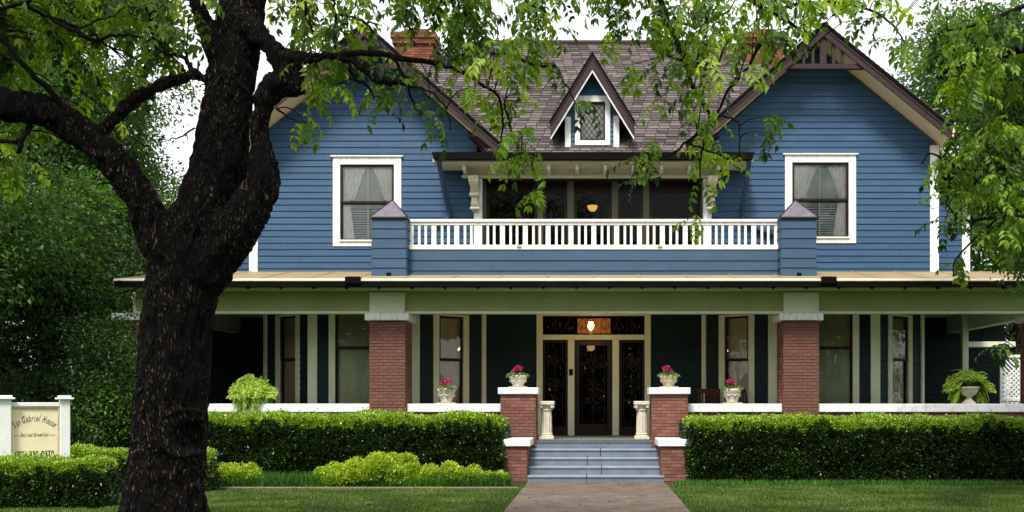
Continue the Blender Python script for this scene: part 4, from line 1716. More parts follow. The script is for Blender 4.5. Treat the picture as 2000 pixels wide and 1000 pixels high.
# roof meshes need the tint attribute too
for o in house.children:
    if o.type == 'MESH' and o.data.materials and o.data.materials[0] == SHIN and 'tint' not in o.data.attributes:
        at = o.data.attributes.new("tint", 'FLOAT', 'POINT')
        at.data.foreach_set("value", [0.35] * len(o.data.vertices))

# ------------------------------------------------------------------ lamps
lp = empty("porch_lamp", (X(1154, 22.7), 22.7, 3.62), 0, "lit warm lantern hanging from the porch ceiling before the front door", "lamp")
mb = MB()
mb.tube([(0, 0, 0.37), (0, 0, -0.08)], 0.012, 6)
mb.lathe([(0.06, 0.34), (0.05, 0.365), (0.01, 0.37)], 0, 0, 12)
mb.lathe([(0.12, -0.10), (0.10, -0.085), (0.04, -0.06)], 0, 0, 16)
mb.lathe([(0.005, -0.42), (0.02, -0.40), (0.012, -0.38), (0.045, -0.355), (0.05, -0.345)], 0, 0, 12)
for k in range(6):
    an = k * PI / 3
    mb.tube([(0.115 * math.cos(an), 0.115 * math.sin(an), -0.10), (0.125 * math.cos(an), 0.125 * math.sin(an), -0.2), (0.05 * math.cos(an), 0.05 * math.sin(an), -0.345)], 0.006, 4)
mb.build("lamp_frame", LAMPM, lp)
mb = MB()
mb.lathe([(0.035, -0.33), (0.06, -0.29), (0.075, -0.22), (0.06, -0.14)], 0, 0, 16)
mb.build("lamp_glass", LAMPG, lp, smooth=True)
pl = bpy.data.lights.new("lamp_bulb", 'POINT')
pl.energy = 10
pl.color = (1, 0.6, 0.28)
pl.shadow_soft_size = 0.1
po = bpy.data.objects.new("lamp_bulb", pl)
COL.objects.link(po)
po.parent = lp
po.location = (0, 0.0, -0.55)
bl_ = empty("balcony_lamp", (X(1157, 24.2), 24.2, 6.86), 0, "lit yellow bowl pendant hanging in the dark balcony recess", "lamp")
mb = MB()
for k in range(3):
    an = k * 2 * PI / 3 + 0.5
    mb.tube([(0, 0, -0.02), (0.11 * math.cos(an), 0.11 * math.sin(an), -0.43)], 0.005, 4)
mb.lathe([(0.05, -0.03), (0.05, 0.0), (0.01, 0.0)], 0, 0, 12)
mb.build("lamp_chain", LAMPM, bl_)
mb = MB()
mb.lathe([(0.01, -0.57), (0.06, -0.56), (0.105, -0.51), (0.125, -0.44), (0.12, -0.43)], 0, 0, 18)
mb.build("lamp_bowl", LAMPY, bl_, smooth=True)
# chandelier added inside the hall to give the transom its orange light
chd = empty("added_hall_chandelier", (X(1158, 25.0), 25.0, 4.08), 0, "small lit chandelier added inside the hall for the orange transom light", "chandelier")
mb = MB()
mb.tube([(0, 0, 0), (0, 0, -0.6)], 0.01, 6)
for k in range(5):
    an = k * 2 * PI / 5
    mb.tube([(0, 0, -0.58), (0.12 * math.cos(an), 0.12 * math.sin(an), -0.66), (0.34 * math.cos(an), 0.34 * math.sin(an), -0.58)], 0.009, 5)
mb.build("chandelier_arms", LAMPM, chd)
for k in range(5):
    an = k * 2 * PI / 5
    mb = MB()
    mb.lathe([(0.012, -0.575), (0.028, -0.55), (0.02, -0.50), (0.004, -0.47)], 0.34 * math.cos(an), 0.34 * math.sin(an), 8)
    mb.build("candle_bulb", BULB, chd)

# ------------------------------------------------------------------ pedestals
def pedestal():
    r = empty("pedestal", (0, 0, 0), 0, "x", "pedestal")
    H = 0.83
    mb = MB()
    mb.bbox(-0.165, 0.165, -0.165, 0.165, 0, 0.06, 0.01)
    mb.lathe([(0.15, 0.06), (0.155, 0.075), (0.125, 0.10), (0.14, 0.115), (0.115, 0.14)], 0, 0, 24)
    mb.build("plinth", STONEW, r)
    mb = MB()
    mb.lathe([(0.115, 0.14), (0.112, 0.3), (0.108, 0.5), (0.10, 0.62)], 0, 0, 48, wob=lambda a, z: 0.06 * math.cos(a * 12))
    mb.build("shaft", STONEW, r)
    mb = MB()
    mb.lathe([(0.10, 0.62), (0.125, 0.635), (0.105, 0.655), (0.12, 0.70), (0.15, 0.745)], 0, 0, 32, wob=lambda a, z: 0.08 * math.cos(a * 8))
    mb.bbox(-0.175, 0.175, -0.175, 0.175, 0.745, H, 0.015)
    for sx in (-1, 1):
        for sy in (-1, 1):
            mb.lathe([(0.01, 0.66), (0.045, 0.69), (0.045, 0.73), (0.01, 0.75)], sx * 0.125, sy * 0.125, 10)
    mb.build("capital", STONEW, r)
    return r


pd1 = pedestal()
pd1.location = (X(1067, 21.5), 21.62, DK + 0.012)
pd2 = copy_tree(pd1)
pd2.location = (X(1254, 21.5), 21.62, DK + 0.012)
tag(pd1, "cream fluted stone pedestal at the left side of the front door steps", None, "stone pedestals flanking the door")
tag(pd2, "cream fluted stone pedestal at the right side of the front door steps", None, "stone pedestals flanking the door")


# ------------------------------------------------------------------ potted geraniums
def geranium(tall, m, seed, label, r=0.195):
    root = empty("potted_geranium", (0, 0, 0), 0, label, "potted plant", "potted geraniums on the porch wall and piers")
    H = tall
    mb = MB()
    mb.bbox(-0.2, 0.2, -0.15, 0.15, 0, 0.025, 0.006)
    mb.build("saucer", STONET, root)
    mb = MB()
    mb.lathe([(r * 0.60, 0.026), (r * 0.66, 0.05), (r * 0.60, 0.07), (r * 0.80, H * 0.45), (r * 0.95, H * 0.78), (r * 1.03, H * 0.86), (r * 1.0, H), (r * 0.9, H), (r * 0.88, H - 0.04), (0.02, H - 0.04)],
             0, 0, 32, wob=lambda a, z: 0.022 * math.cos(a * 8) if z < H * 0.8 else 0)
    for k in range(8):
        an = k * PI / 4 + 0.2
        mb.tube([(r * 0.86 * math.cos(an - 0.3), r * 0.86 * math.sin(an - 0.3), H * 0.62), (r * 0.93 * math.cos(an), r * 0.93 * math.sin(an), H * 0.5), (r * 0.86 * math.cos(an + 0.3), r * 0.86 * math.sin(an + 0.3), H * 0.62)], 0.012, 5)
    mb.build("bowl", m, root, smooth=True)
    rg = np.random.default_rng(seed)
    n = 130
    a = rg.uniform(0, 2 * PI, n)
    rr = np.sqrt(rg.uniform(0, 1, n)) * r * 1.05
    pos = np.stack([rr * np.cos(a), rr * np.sin(a), H - 0.02 + rg.uniform(0, 0.12, n) * (1.1 - rr / r)], 1)
    out = np.stack([np.cos(a), np.sin(a), np.full(n, 0.3)], 1)
    V, Tn = leaf_arrays(pos, unit(out + rg.normal(size=(n, 3)) * 0.5), unit(np.array([[0, -0.3, 1]]) + rg.normal(size=(n, 3)) * 0.4), np.full(n, 0.07), np.full(n, 0.065), rg.uniform(0, 1, n))
    link("leaves", mesh_leaves("leaves", V, Tn, GERL), root)
    for k in range(5):
        cx_, cy_, cz_ = [(0.0, -0.05, 0.17), (0.06, 0.0, 0.15), (-0.05, 0.02, 0.13), (0.03, -0.08, 0.11), (-0.09, -0.03, 0.08)][k]
        if seed % 2:
            cx_ = -cx_ * 0.8 - 0.04
        sm = MB()
        sm.tube([(cx_ * 0.3, cy_ * 0.3, H - 0.04), (cx_, cy_, H + cz_ - 0.02)], 0.004, 4)
        n = 60
        d = unit(rg.normal(size=(n, 3)))
        d[:, 2] = np.abs(d[:, 2]) * 0.8 - 0.1
        pos = np.array([[cx_, cy_, H + cz_]]) + d * 0.038
        V, Tn = leaf_arrays(pos, unit(d + rg.normal(size=(n, 3)) * 0.4), unit(rg.normal(size=(n, 3)) + d), np.full(n, 0.032), np.full(n, 0.03), rg.uniform(0, 1, n))
        f = link("flower_head", mesh_leaves("flower_head", V, Tn, PETAL), root)
        sm.build("stem", GRASSL, f)
    return root


pz = Z(757, UD)
for (px, D, z, H, m, sd_, lb, sc) in (
        (1012, UD + 0.35, pz, 0.27, STONEW, 4, "white bowl of pink geraniums on the brick pier left of the steps", 1.0),
        (1306, UD + 0.35, pz, 0.27, STONET, 5, "tan bowl of pink geraniums on the brick pier right of the steps", 1.0),
        (872, KD + 0.12, 1.61, 0.33, STONEW, 6, "white bowl of pink geraniums on the low wall between left pillar and steps", 1.0),
        (1430, KD + 0.12, 1.61, 0.33, STONEW, 7, "cream bowl of pink geraniums on the low wall between steps and right pillar", 1.0)):
    o = geranium(H, m, sd_, lb)
    o.location = (X(px, D), D, z)


# ------------------------------------------------------------------ ferns
def frond_arrays(rg, n_fr, R, z0, up, front=False):
    Vs, Ts = [], []
    for i in range(n_fr):
        a = rg.uniform(0, 2 * PI)
        if front and math.sin(a) < -0.25:
            a = rg.uniform(0, PI)
        L = R * rg.uniform(0.7, 1.15)
        el = rg.uniform(0.25, 1.45)
        p = np.array([0, 0, z0], float)
        d = np.array([math.cos(a) * math.cos(el), math.sin(a) * math.cos(el), math.sin(el)])
        m = 16
        pts, dirs = [], []
        for k in range(m):
            pts.append(p.copy())
            dirs.append(d.copy())
            p = p + d * L / m
            d = d + np.array([rg.normal(0, .05), rg.normal(0, .05), -0.115 * up])
            d /= np.linalg.norm(d)
        pts, dirs = np.array(pts[2:]), np.array(dirs[2:])
        side = unit(np.cross(dirs, np.array([[0, 0, 1.0]])) + 1e-6)
        nrm = np.cross(side, dirs)
        w_ = rg.uniform(0.05, 0.085) * np.sin(np.linspace(0.6, 3.0, len(pts)))
        for s in (-1, 1):
            for off in (0, 0.5):
                pp = pts + dirs * off * L / m
                V, T_ = leaf_arrays(pp, side * s + dirs * 0.45 - nrm * 0.15, nrm, w_ + 0.015, np.full(len(pts), 0.03), np.clip(rg.uniform(0.2, 0.8) + rg.uniform(-.2, .25, len(pts)), 0, 1))
                Vs.append(V)
                Ts.append(T_)
    n = int(n_fr * 16)
    dd = unit(rg.normal(size=(n, 3)))
    dd[:, 2] = np.abs(dd[:, 2]) * 1.05 - 0.25
    if front:
        dd = dd[(dd[:, 1] > -0.35) | (dd[:, 2] > 0.45)]
    n = len(dd)
    ell = np.array([[0.47, 0.42, 0.40]]) * rg.uniform(0.72, 1.02, n)[:, None]
    lump = np.array([1 + 0.35 * mnoise.noise(Vector((q[0] * 2.6, q[1] * 2.6, q[2] * 2.6 + z0))) for q in dd])[:, None]
    pp = dd * ell * lump + np.array([[0, 0, z0 + 0.04]])
    pp[:, 2] = np.maximum(pp[:, 2], 0.02)
    V, T_ = leaf_arrays(pp, unit(dd + np.array([[0, 0, -0.6]]) + rg.normal(size=(n, 3)) * 0.6), unit(dd + rg.normal(size=(n, 3)) * 0.5), rg.uniform(0.05, 0.10, n), np.full(n, 0.028), np.clip(0.55 + 0.4 * (0.5 - dd[:, 2]) + rg.uniform(-.3, .3, n), 0, 1))
    Vs.append(V)
    Ts.append(T_)
    return np.concatenate(Vs), np.concatenate(Ts)


f1 = empty("potted_fern", (X(492, KD + 0.15), KD + 0.15, 1.61), 0, "bushy yellow-green fern in a low pot on the wall beside the big tree trunk", "potted plant")
mb = MB()
mb.lathe([(0.12, 0), (0.13, 0.02), (0.17, 0.17), (0.18, 0.18), (0.16, 0.18), (0.02, 0.15)], 0, 0, 20)
mb.build("pot", STONEW, f1, smooth=True)
V, T_ = frond_arrays(np.random.default_rng(3), 230, 0.62, 0.2, 2.2)
link("fronds", mesh_leaves("fronds", V, T_, FERNL), f1)
f2 = empty("potted_fern", (X(1892, KD + 0.15), KD + 0.15, 1.61), 0, "spreading fern in a white footed urn on the wall at the far right", "potted plant")
mb = MB()
mb.lathe([(0.15, 0), (0.15, 0.03), (0.10, 0.06), (0.055, 0.12), (0.06, 0.15), (0.14, 0.20), (0.19, 0.27), (0.20, 0.32), (0.225, 0.345), (0.22, 0.37), (0.19, 0.37), (0.02, 0.33)], 0, 0, 28)
mb.build("urn", STONEW, f2, smooth=True)
V, T_ = frond_arrays(np.random.default_rng(5), 200, 0.60, 0.33, 2.0, True)
V[:, 0] += 0.0
link("fronds", mesh_leaves("fronds", V, T_, FERNL), f2)


# ------------------------------------------------------------------ porch rocking chair
def rocker(loc, rz, label):
    r = empty("rocking_chair", loc, rz, label, "rocking chair", "rocking chairs in the shade of the porch")
    mb = MB()
    for s in (-1, 1):
        mb.tube([(s * 0.26, -0.42 + 0.1 * k, 0.02 + 0.012 * (k - 4) ** 2 * 0.5) for k in range(10)], 0.018, 6)
    mb.build("rockers", CHAIRM, r)
    for (x, y, h) in ((-0.26, -0.26, 0.68), (0.26, -0.26, 0.68), (-0.26, 0.24, 1.12), (0.26, 0.24, 1.12)):
        mb = MB()
        mb.tube([(x, y, 0.06), (x, y + (0.0 if y < 0 else 0.04), 0.45), (x, y + (0 if y < 0 else 0.16), h)], [0.02, 0.023, 0.017], 8)
        mb.build("leg", CHAIRM, r)
    mb = MB()
    mb.bbox(-0.28, 0.28, -0.29, 0.26, 0.42, 0.455, 0.01)
    mb.build("seat", CHAIRM, r)
    mb = MB()
    mb.bbox(-0.26, 0.26, 0.37, 0.40, 1.02, 1.12, 0.01)
    for k in range(7):
        x = -0.2 + k * 0.0667
        mb.box(x - 0.018, x + 0.018, 0.30, 0.32, 0.46, 1.05)
    mb.build("backrest", CHAIRM, r)
    for s in (-1, 1):
        mb = MB()
        mb.bbox(s * 0.27 - 0.04, s * 0.27 + 0.04, -0.32, 0.32, 0.68, 0.705, 0.008)
        mb.build("armrest", CHAIRM, r)
    return r


rk = rocker((X(1458, 22.8), 22.75, DK + 0.02), 0.5, "dark red rocking chair behind the cream geranium bowl right of the steps")
rk2 = copy_tree(rk)
rk2.location = (X(1380, 23.0), 23.3, DK + 0.02)
rk2.rotation_euler = (0, 0, -0.35)
tag(rk2, "dark rocking chair in deep shade beside the right brick pier")

# ------------------------------------------------------------------ lattice screen at the right
lt = empty("lattice_screen", (X(1990, 25.0), 25.0, 0), 0, "white diamond lattice screen beyond the right end of the porch", "lattice screen")
mb = MB()
w2, zA, zB = 0.42, 1.75, Z(697, 25.0)
mb.bbox(-w2 - 0.06, -w2, -0.02, 0.05, 0, zB + 0.02, 0.006)
mb.bbox(w2 + 0.4, w2 + 0.46, -0.02, 0.05, 0, zB + 0.02, 0.006)
mb.bbox(-w2, w2 + 0.4, -0.02, 0.05, zA - 0.08, zA, 0.006)
mb.bbox(-w2, w2 + 0.4, -0.02, 0.05, zB - 0.02, zB + 0.05, 0.006)
mb.bbox(-w2, w2 + 0.4, -0.02, 0.05, 0.25, 0.33, 0.006)
mb.build("frame", LATT, lt)
for sg in (-1, 1):
    for i in range(-16, 22):
        xs_ = -w2 + i * 0.115
        xa_, xb_ = -w2, w2 + 0.4
        base = 0.33
        za_ = base + sg * (xa_ - xs_) if sg > 0 else zB - (xa_ - xs_)
        zb_ = base + sg * (xb_ - xs_) if sg > 0 else zB - (xb_ - xs_)
        dz = zb_ - za_
        t0_, t1_ = sorted(((0.33 - za_) / dz, (zB - za_) / dz))
        t0_, t1_ = max(0, t0_), min(1, t1_)
        if t1_ - t0_ < 0.03:
            continue
        p = Vector((xa_ + (xb_ - xa_) * t0_, 0, za_ + dz * t0_))
        q = Vector((xa_ + (xb_ - xa_) * t1_, 0, za_ + dz * t1_))
        n_ = Vector((-(q - p).z, 0, (q - p).x)).normalized() * 0.021
        y0, y1 = (0.0, 0.01) if sg > 0 else (0.012, 0.022)
        mb = MB()
        mb.add([(p - n_) + Vector((0, y0, 0)), (q - n_) + Vector((0, y0, 0)), (q + n_) + Vector((0, y0, 0)), (p + n_) + Vector((0, y0, 0)),
                (p - n_) + Vector((0, y1, 0)), (q - n_) + Vector((0, y1, 0)), (q + n_) + Vector((0, y1, 0)), (p + n_) + Vector((0, y1, 0))],
               [(0, 1, 2, 3), (7, 6, 5, 4), (0, 4, 5, 1), (2, 6, 7, 3)])
        mb.build("slat", LATT, lt)

# ------------------------------------------------------------------ sign
pL = Vector((X(2, 15.95), 15.95, 0))
pR = Vector((X(126, 16.5), 16.5, 0))
ang = math.atan2(pR.y - pL.y, pR.x - pL.x)
SLn = (pR - pL).length
sg = empty("house_sign", pL, ang, "cream guest house sign between white capped posts, standing behind the clipped hedge", "sign")
ztop = 1.72
for x in (0, SLn):
    mb = MB()
    hw = 0.075 if x > 0 else 0.13
    mb.bbox(x - hw, x + hw, -hw, hw, 0, ztop - 0.03, 0.008)
    mb.bbox(x - hw - 0.05, x + hw + 0.05, -hw - 0.05, hw + 0.05, ztop - 0.03, ztop, 0.008)
    mb.bbox(x - hw - 0.02, x + hw + 0.02, -hw - 0.02, hw + 0.02, ztop + 0.001, ztop + 0.035, 0.012)
    mb.build("post", SIGNW, sg)
mb = MB()
mb.bbox(0.13, SLn - 0.075, -0.05, 0.05, Z(794, 16.2), Z(786, 16.2), 0.006)
mb.bbox(0.13, SLn - 0.075, -0.05, 0.05, 0.55, 0.62, 0.006)
mb.build("rail", SIGNW, sg)
mb = MB()
px0_, px1_ = 0.13, SLn - 0.075
pz1 = Z(794, 16.2) - 0.002
mb.bbox(px0_, px1_, -0.012, 0.03, 0.62, pz1, 0.004)
panel = mb.build("panel", SIGNP, sg)
# retaining moulding
mb = MB()
mb.box(px0_, px1_, -0.035, -0.013, pz1 - 0.025, pz1)
mb.box(px1_ - 0.03, px1_, -0.035, -0.013, 0.62, pz1 - 0.026)
mb.box(px0_, px0_ + 0.015, -0.035, -0.013, 0.62, pz1 - 0.026)
mb.build("moulding", STONET, sg)
tx0, tx1 = px0_ + 0.035, px1_ - 0.05
tw = tx1 - tx0
tcx = (tx0 + tx1) / 2
LV, LF = [], []


def glyph_mesh(ch, size, shear, extr=0.0015, off=0.0):
    cu = bpy.data.curves.new("letter", 'FONT')
    cu.body = ch
    cu.size = size
    cu.shear = shear
    cu.extrude = extr
    cu.offset = off
    cu.resolution_u = 3
    ob = bpy.data.objects.new("letter", cu)
    COL.objects.link(ob)
    bpy.context.view_layer.update()
    me = bpy.data.meshes.new_from_object(ob.evaluated_get(bpy.context.evaluated_depsgraph_get()))
    V = [v.co.copy() for v in me.vertices]
    F = [tuple(p.vertices) for p in me.polygons]
    bpy.data.meshes.remove(me)
    bpy.data.objects.remove(ob)
    bpy.data.curves.remove(cu)
    return V, F


def put_text(s, size, shear, sx, zc, arc=None, off=0.0, width=None):
    adv, gl = [], []
    x = 0
    for ch in s:
        if ch == ' ':
            x += size * 0.28
            continue
        V, F = glyph_mesh(ch, size, shear, off=off)
        mx0, mx1 = min(v.x for v in V), max(v.x for v in V)
        gl.append((x - mx0, (x + (mx1 - mx0) / 2), V, F))
        x += (mx1 - mx0) + size * 0.05
    total = x
    k = (width / total) if width else sx
    for (x0, xm, V, F) in gl:
        LV, LF = [], []
        n0 = 0
        for v in V:
            if arc is None:
                lx = (x0 + v.x - total / 2) * k
                LV.append((tcx + lx, -0.0135 - v.z * 0.3, zc + v.y))
            else:
                th = (xm - total / 2) * k / arc
                lx = (x0 + v.x - xm) * k
                ly = v.y
                px_ = arc * math.sin(th) + lx * math.cos(th * 0.8) + ly * math.sin(th * 0.8)
                pz_ = arc * (math.cos(th) - 1) - lx * math.sin(th * 0.8) + ly * math.cos(th * 0.8)
                LV.append((tcx + px_, -0.0135 - v.z * 0.3, zc + pz_))
        link("letter", mesh_from("letter", LV, [tuple(f) for f in F], INK), panel)


put_text("San Gabriel House", 0.155, 0.35, 1, pz1 - 0.24, arc=0.40, off=0.0012, width=tw * 1.0)
put_text("Bed and Breakfast", 0.09, 0.35, 1, pz1 - 0.49, off=0.0002, width=tw * 0.66)
put_text("(512) 930-0970", 0.14, 0.0, 1, 0.752, off=0.003, width=tw * 0.92)
for sx_ in (-1, 1):
    n0 = 0
    a = tcx + sx_ * tw * 0.42
    LV = [(a - 0.035, -0.0135, pz1 - 0.475), (a + 0.035, -0.0135, pz1 - 0.475), (a + 0.035, -0.0135, pz1 - 0.467), (a - 0.035, -0.0135, pz1 - 0.467)]
    link("dash", mesh_from("dash", LV, [(0, 1, 2, 3)], INK), panel)
# ------------------------------------------------------------------ hedges and shrubs
def hedge(name, x0, x1, y0, y1, h, n, leaf, label, seed, cat="hedge", rot=0, rad=0.22, topband=0.17, group=None):
    """clipped hedge: dark twiggy core, leaves near the surface; pale fresh growth on top, with the top light put into its colour"""
    rg = np.random.default_rng(seed)
    root = empty(name, ((x0 + x1) / 2, (y0 + y1) / 2, 0), 0, label, cat, group)
    lx, ly = (x1 - x0) / 2, (y1 - y0) / 2
    # faces areas: front, top, ends, back(less)
    A = [2 * lx * h * 1.5, 2 * lx * 2 * ly * 0.7, 2 * ly * h * 0.7, 2 * ly * h * 0.7, 2 * lx * h * 0.15]
    A = np.array(A) / sum(A)
    cn = (A * n).astype(int)
    pos, out = [], []
    for f, c in enumerate(cn):
        u = rg.uniform(-1, 1, c)
        v = rg.uniform(0, 1, c)
        w_ = rg.uniform(-1, 1, c)
        if f == 0:
            p = np.stack([u * lx, np.full(c, -ly), v * h], 1); o = [0, -1, 0.15]
        elif f == 1:
            p = np.stack([u * lx, w_ * ly, np.full(c, h)], 1); o = [0, -0.1, 1]
        elif f == 2:
            p = np.stack([np.full(c, lx), w_ * ly, v * h], 1); o = [1, 0, 0.1]
        elif f == 3:
            p = np.stack([np.full(c, -lx), w_ * ly, v * h], 1); o = [-1, 0, 0.1]
        else:
            p = np.stack([u * lx, np.full(c, ly), v * h], 1); o = [0, 1, 0.1]
        pos.append(p)
        out.append(np.tile(np.array([o], float), (c, 1)))
    pos, out = np.concatenate(pos), np.concatenate(out)
    # rounding of the upper edges
    inner = np.stack([np.clip(pos[:, 0], -lx + rad, lx - rad), np.clip(pos[:, 1], -ly + rad, ly - rad), np.clip(pos[:, 2], 0, h - rad)], 1)
    dv = pos - inner
    dl = np.linalg.norm(dv, axis=1, keepdims=True)
    dn_ = dv / np.maximum(dl, 1e-6)
    pos = inner + dn_ * np.minimum(dl, rad)
    out = unit(out * 0.4 + dn_)
    # waviness and depth scatter
    wav = np.array([mnoise.noise(Vector((p[0] * 1.6 + seed, p[1] * 1.6, p[2] * 1.8))) for p in pos])
    fine = np.array([mnoise.noise(Vector((p[0] * 7 + seed, p[1] * 7, p[2] * 7))) for p in pos])
    depth = rg.exponential(0.045, len(pos))
    pos = pos + out * (wav * 0.10 + fine * 0.05 - depth + (rg.uniform(0, 1, len(pos)) > 0.985) * rg.uniform(0.03, 0.09, len(pos)))[:, None]
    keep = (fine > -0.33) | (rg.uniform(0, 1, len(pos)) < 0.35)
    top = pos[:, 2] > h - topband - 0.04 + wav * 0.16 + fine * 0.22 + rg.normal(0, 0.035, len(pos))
    tint = np.where(top, rg.uniform(0.48, 1.0, len(pos)) - depth * 1.2, rg.uniform(0.0, 0.48, len(pos)))  # bright top and dark sides: the light from above put into leaf colour
    tint = np.where((~top) & (rg.uniform(0, 1, len(pos)) < 0.04), 0.62, tint)  # leaf highlights on the sides, put in as scattered paler leaves
    pos, out, tint, top = pos[keep], out[keep], tint[keep], top[keep]
    o2 = out + np.where(top, 0.7, 0.15)[:, None] * np.array([[0, 0, 1.0]])
    n_ = len(pos)
    d = unit(unit(o2) + rg.normal(size=(n_, 3)) * 0.5)
    nrm = unit(rg.normal(size=(n_, 3)) * 0.7 + np.array([[0, -0.2, 0.7]]))
    L = leaf * rg.uniform(0.7, 1.3, n_)
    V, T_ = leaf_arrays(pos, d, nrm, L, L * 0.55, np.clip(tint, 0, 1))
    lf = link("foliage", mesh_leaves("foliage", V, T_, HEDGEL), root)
    lf['kind'] = 'stuff'
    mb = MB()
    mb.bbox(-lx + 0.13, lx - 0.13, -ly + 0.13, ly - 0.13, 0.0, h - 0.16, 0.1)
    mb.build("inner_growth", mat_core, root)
    return root


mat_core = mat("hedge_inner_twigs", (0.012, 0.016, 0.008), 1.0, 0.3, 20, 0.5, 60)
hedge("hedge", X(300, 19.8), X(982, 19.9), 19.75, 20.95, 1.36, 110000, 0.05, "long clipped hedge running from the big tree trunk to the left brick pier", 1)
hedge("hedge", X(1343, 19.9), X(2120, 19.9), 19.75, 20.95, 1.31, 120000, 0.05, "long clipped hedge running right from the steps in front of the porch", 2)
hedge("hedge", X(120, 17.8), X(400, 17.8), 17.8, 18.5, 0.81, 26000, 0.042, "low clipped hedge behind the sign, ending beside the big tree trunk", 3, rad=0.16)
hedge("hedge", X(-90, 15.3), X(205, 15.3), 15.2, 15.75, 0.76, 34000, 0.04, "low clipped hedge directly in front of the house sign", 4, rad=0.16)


def shrub(px, D, rx, h, n, leaf, matl, label, seed, ry=None, group="lime green shrubs in front of the left hedge"):
    rg = np.random.default_rng(seed)
    root = empty("shrub", (X(px, D), D, 0.02), 0, label, "shrub", group)
    ry = ry or rx * 0.8
    nb = 16
    C = np.stack([rg.uniform(-0.75, 0.75, nb) * rx, rg.uniform(-0.7, 0.7, nb) * ry, rg.uniform(0.25, 0.8, nb) * h], 1)
    C[:, 2] *= 1 - 0.45 * (np.abs(C[:, 0]) / rx) ** 2
    k = rg.integers(0, nb, n)
    d = unit(rg.normal(size=(n, 3)))
    r = h * 0.30 * rg.uniform(0.75, 1.05, n)
    pos = C[k] + d * r[:, None] * np.array([[1.1, 1, 0.9]])
    m_ = pos[:, 2] > 0.01
    pos, d = pos[m_], d[m_]
    n = len(pos)
    tint = np.clip(0.25 + 0.5 * pos[:, 2] / h + rg.uniform(-0.3, 0.35, n), 0, 1)
    out = unit(d + np.array([[0, 0, 0.6]]))
    L = leaf * rg.uniform(0.7, 1.3, n)
    V, T_ = leaf_arrays(pos, unit(out + rg.normal(size=(n, 3)) * 0.5), unit(rg.normal(size=(n, 3)) * 0.7 + np.array([[0, -0.3, 0.8]])), L, L * 0.6, tint)
    f = link("foliage", mesh_leaves("foliage", V, T_, matl), root)
    f['kind'] = 'stuff'
    mb = MB()
    for i in range(nb):
        mb.tube([(0, 0, -0.02), (C[i][0] * 0.4, C[i][1] * 0.4, C[i][2] * 0.5), tuple(C[i])], [0.012, 0.008, 0.004], 5)
    mb.build("stems", BARK2, root)
    return root


shrub(425, 19.1, 0.42, 0.50, 3600, 0.045, LIMEL, "lime green shrub just right of the big tree trunk", 21)
shrub(478, 19.2, 0.40, 0.42, 3200, 0.045, LIMEL, "lower lime shrub second from the big tree trunk", 22)
shrub(655, 19.1, 0.42, 0.44, 3600, 0.045, LIMEL, "small yellow-green shrub at the left foot of the tallest lime shrub", 23)
shrub(700, 19.05, 0.40, 0.50, 3600, 0.045, LIMEL, "medium lime shrub wedged between the small one and the tallest one", 27)
shrub(752, 19.2, 0.80, 0.66, 8500, 0.045, LIMEL, "tallest and widest lime green shrub in front of the left hedge", 24, ry=0.5)
shrub(860, 19.15, 0.42, 0.50, 3800, 0.045, LIMEL, "rounded lime shrub right of the tallest one", 25)
shrub(962, 19.1, 0.28, 0.30, 2000, 0.045, LIMEL, "tiny green shrub tucked against the left brick step pier", 28)
shrub(912, 19.1, 0.38, 0.42, 3000, 0.045, LIMEL, "small grassy lime shrub second from the left brick step pier", 26)


# border grass and lawn
def blades(name, label, cat, regions, h, wd, matl, lean=0.35):
    Vs, Ts = [], []
    for (xa, xb, ya, yb, n, hh) in regions:
        p = np.stack([RNG.uniform(xa, xb, n), RNG.uniform(ya, yb, n), np.zeros(n)], 1)
        p = p[(np.array([mnoise.noise(Vector((q[0] * 3, q[1] * 3, 0))) for q in p]) > -0.45)]
        n = len(p)
        d = unit(np.stack([RNG.normal(0, lean, n), RNG.normal(0, lean, n), np.ones(n)], 1))
        nr = unit(np.stack([RNG.normal(0, 1, n), RNG.normal(0, 1, n), np.zeros(n)], 1))
        L = h * hh * RNG.uniform(0.6, 1.3, n)
        V, T_ = leaf_arrays(p, d, nr, L, np.full(n, wd), np.clip(RNG.uniform(0, 1, n) ** 1.3 + 0.5 * np.array([mnoise.noise(Vector((q[0] * 1.1, q[1] * 1.6, 5))) for q in p]), 0, 1), fold=0.1, wide=0.3)
        Vs.append(V)
        Ts.append(T_)
    o = link(name, mesh_leaves(name, np.concatenate(Vs), np.concatenate(Ts), matl))
    tag(o, label, cat, None, "stuff")
    return o


px_a, px_b = X(1030, 20), X(1299, 20)
blades("lawn_grass", "short mown grass on the lawn beside the path", "grass",
       [(-9.5, px_a - 0.02, 14.2, 18.6, 90000, 1), (px_b + 0.02, 9.5, 14.2, 19.7, 90000, 1), (px_a - 0.6, px_a - 0.02, 18.5, 19.9, 3000, 1)], 0.05, 0.012, GRASSL)
blades("border_grass", "dark green grassy border plants at the foot of the left hedge", "grass",
       [(X(400, 19), X(640, 19), 18.85, 19.5, 5200, 1.0), (X(830, 19), X(990, 19), 18.85, 19.5, 4200, 1.05), (X(640, 19), X(830, 19), 18.8, 19.0, 1800, 0.8), (X(1320, 19.3), X(2050, 19.3), 19.3, 19.7, 5000, 0.45)], 0.27, 0.016, MONDO, 0.3)


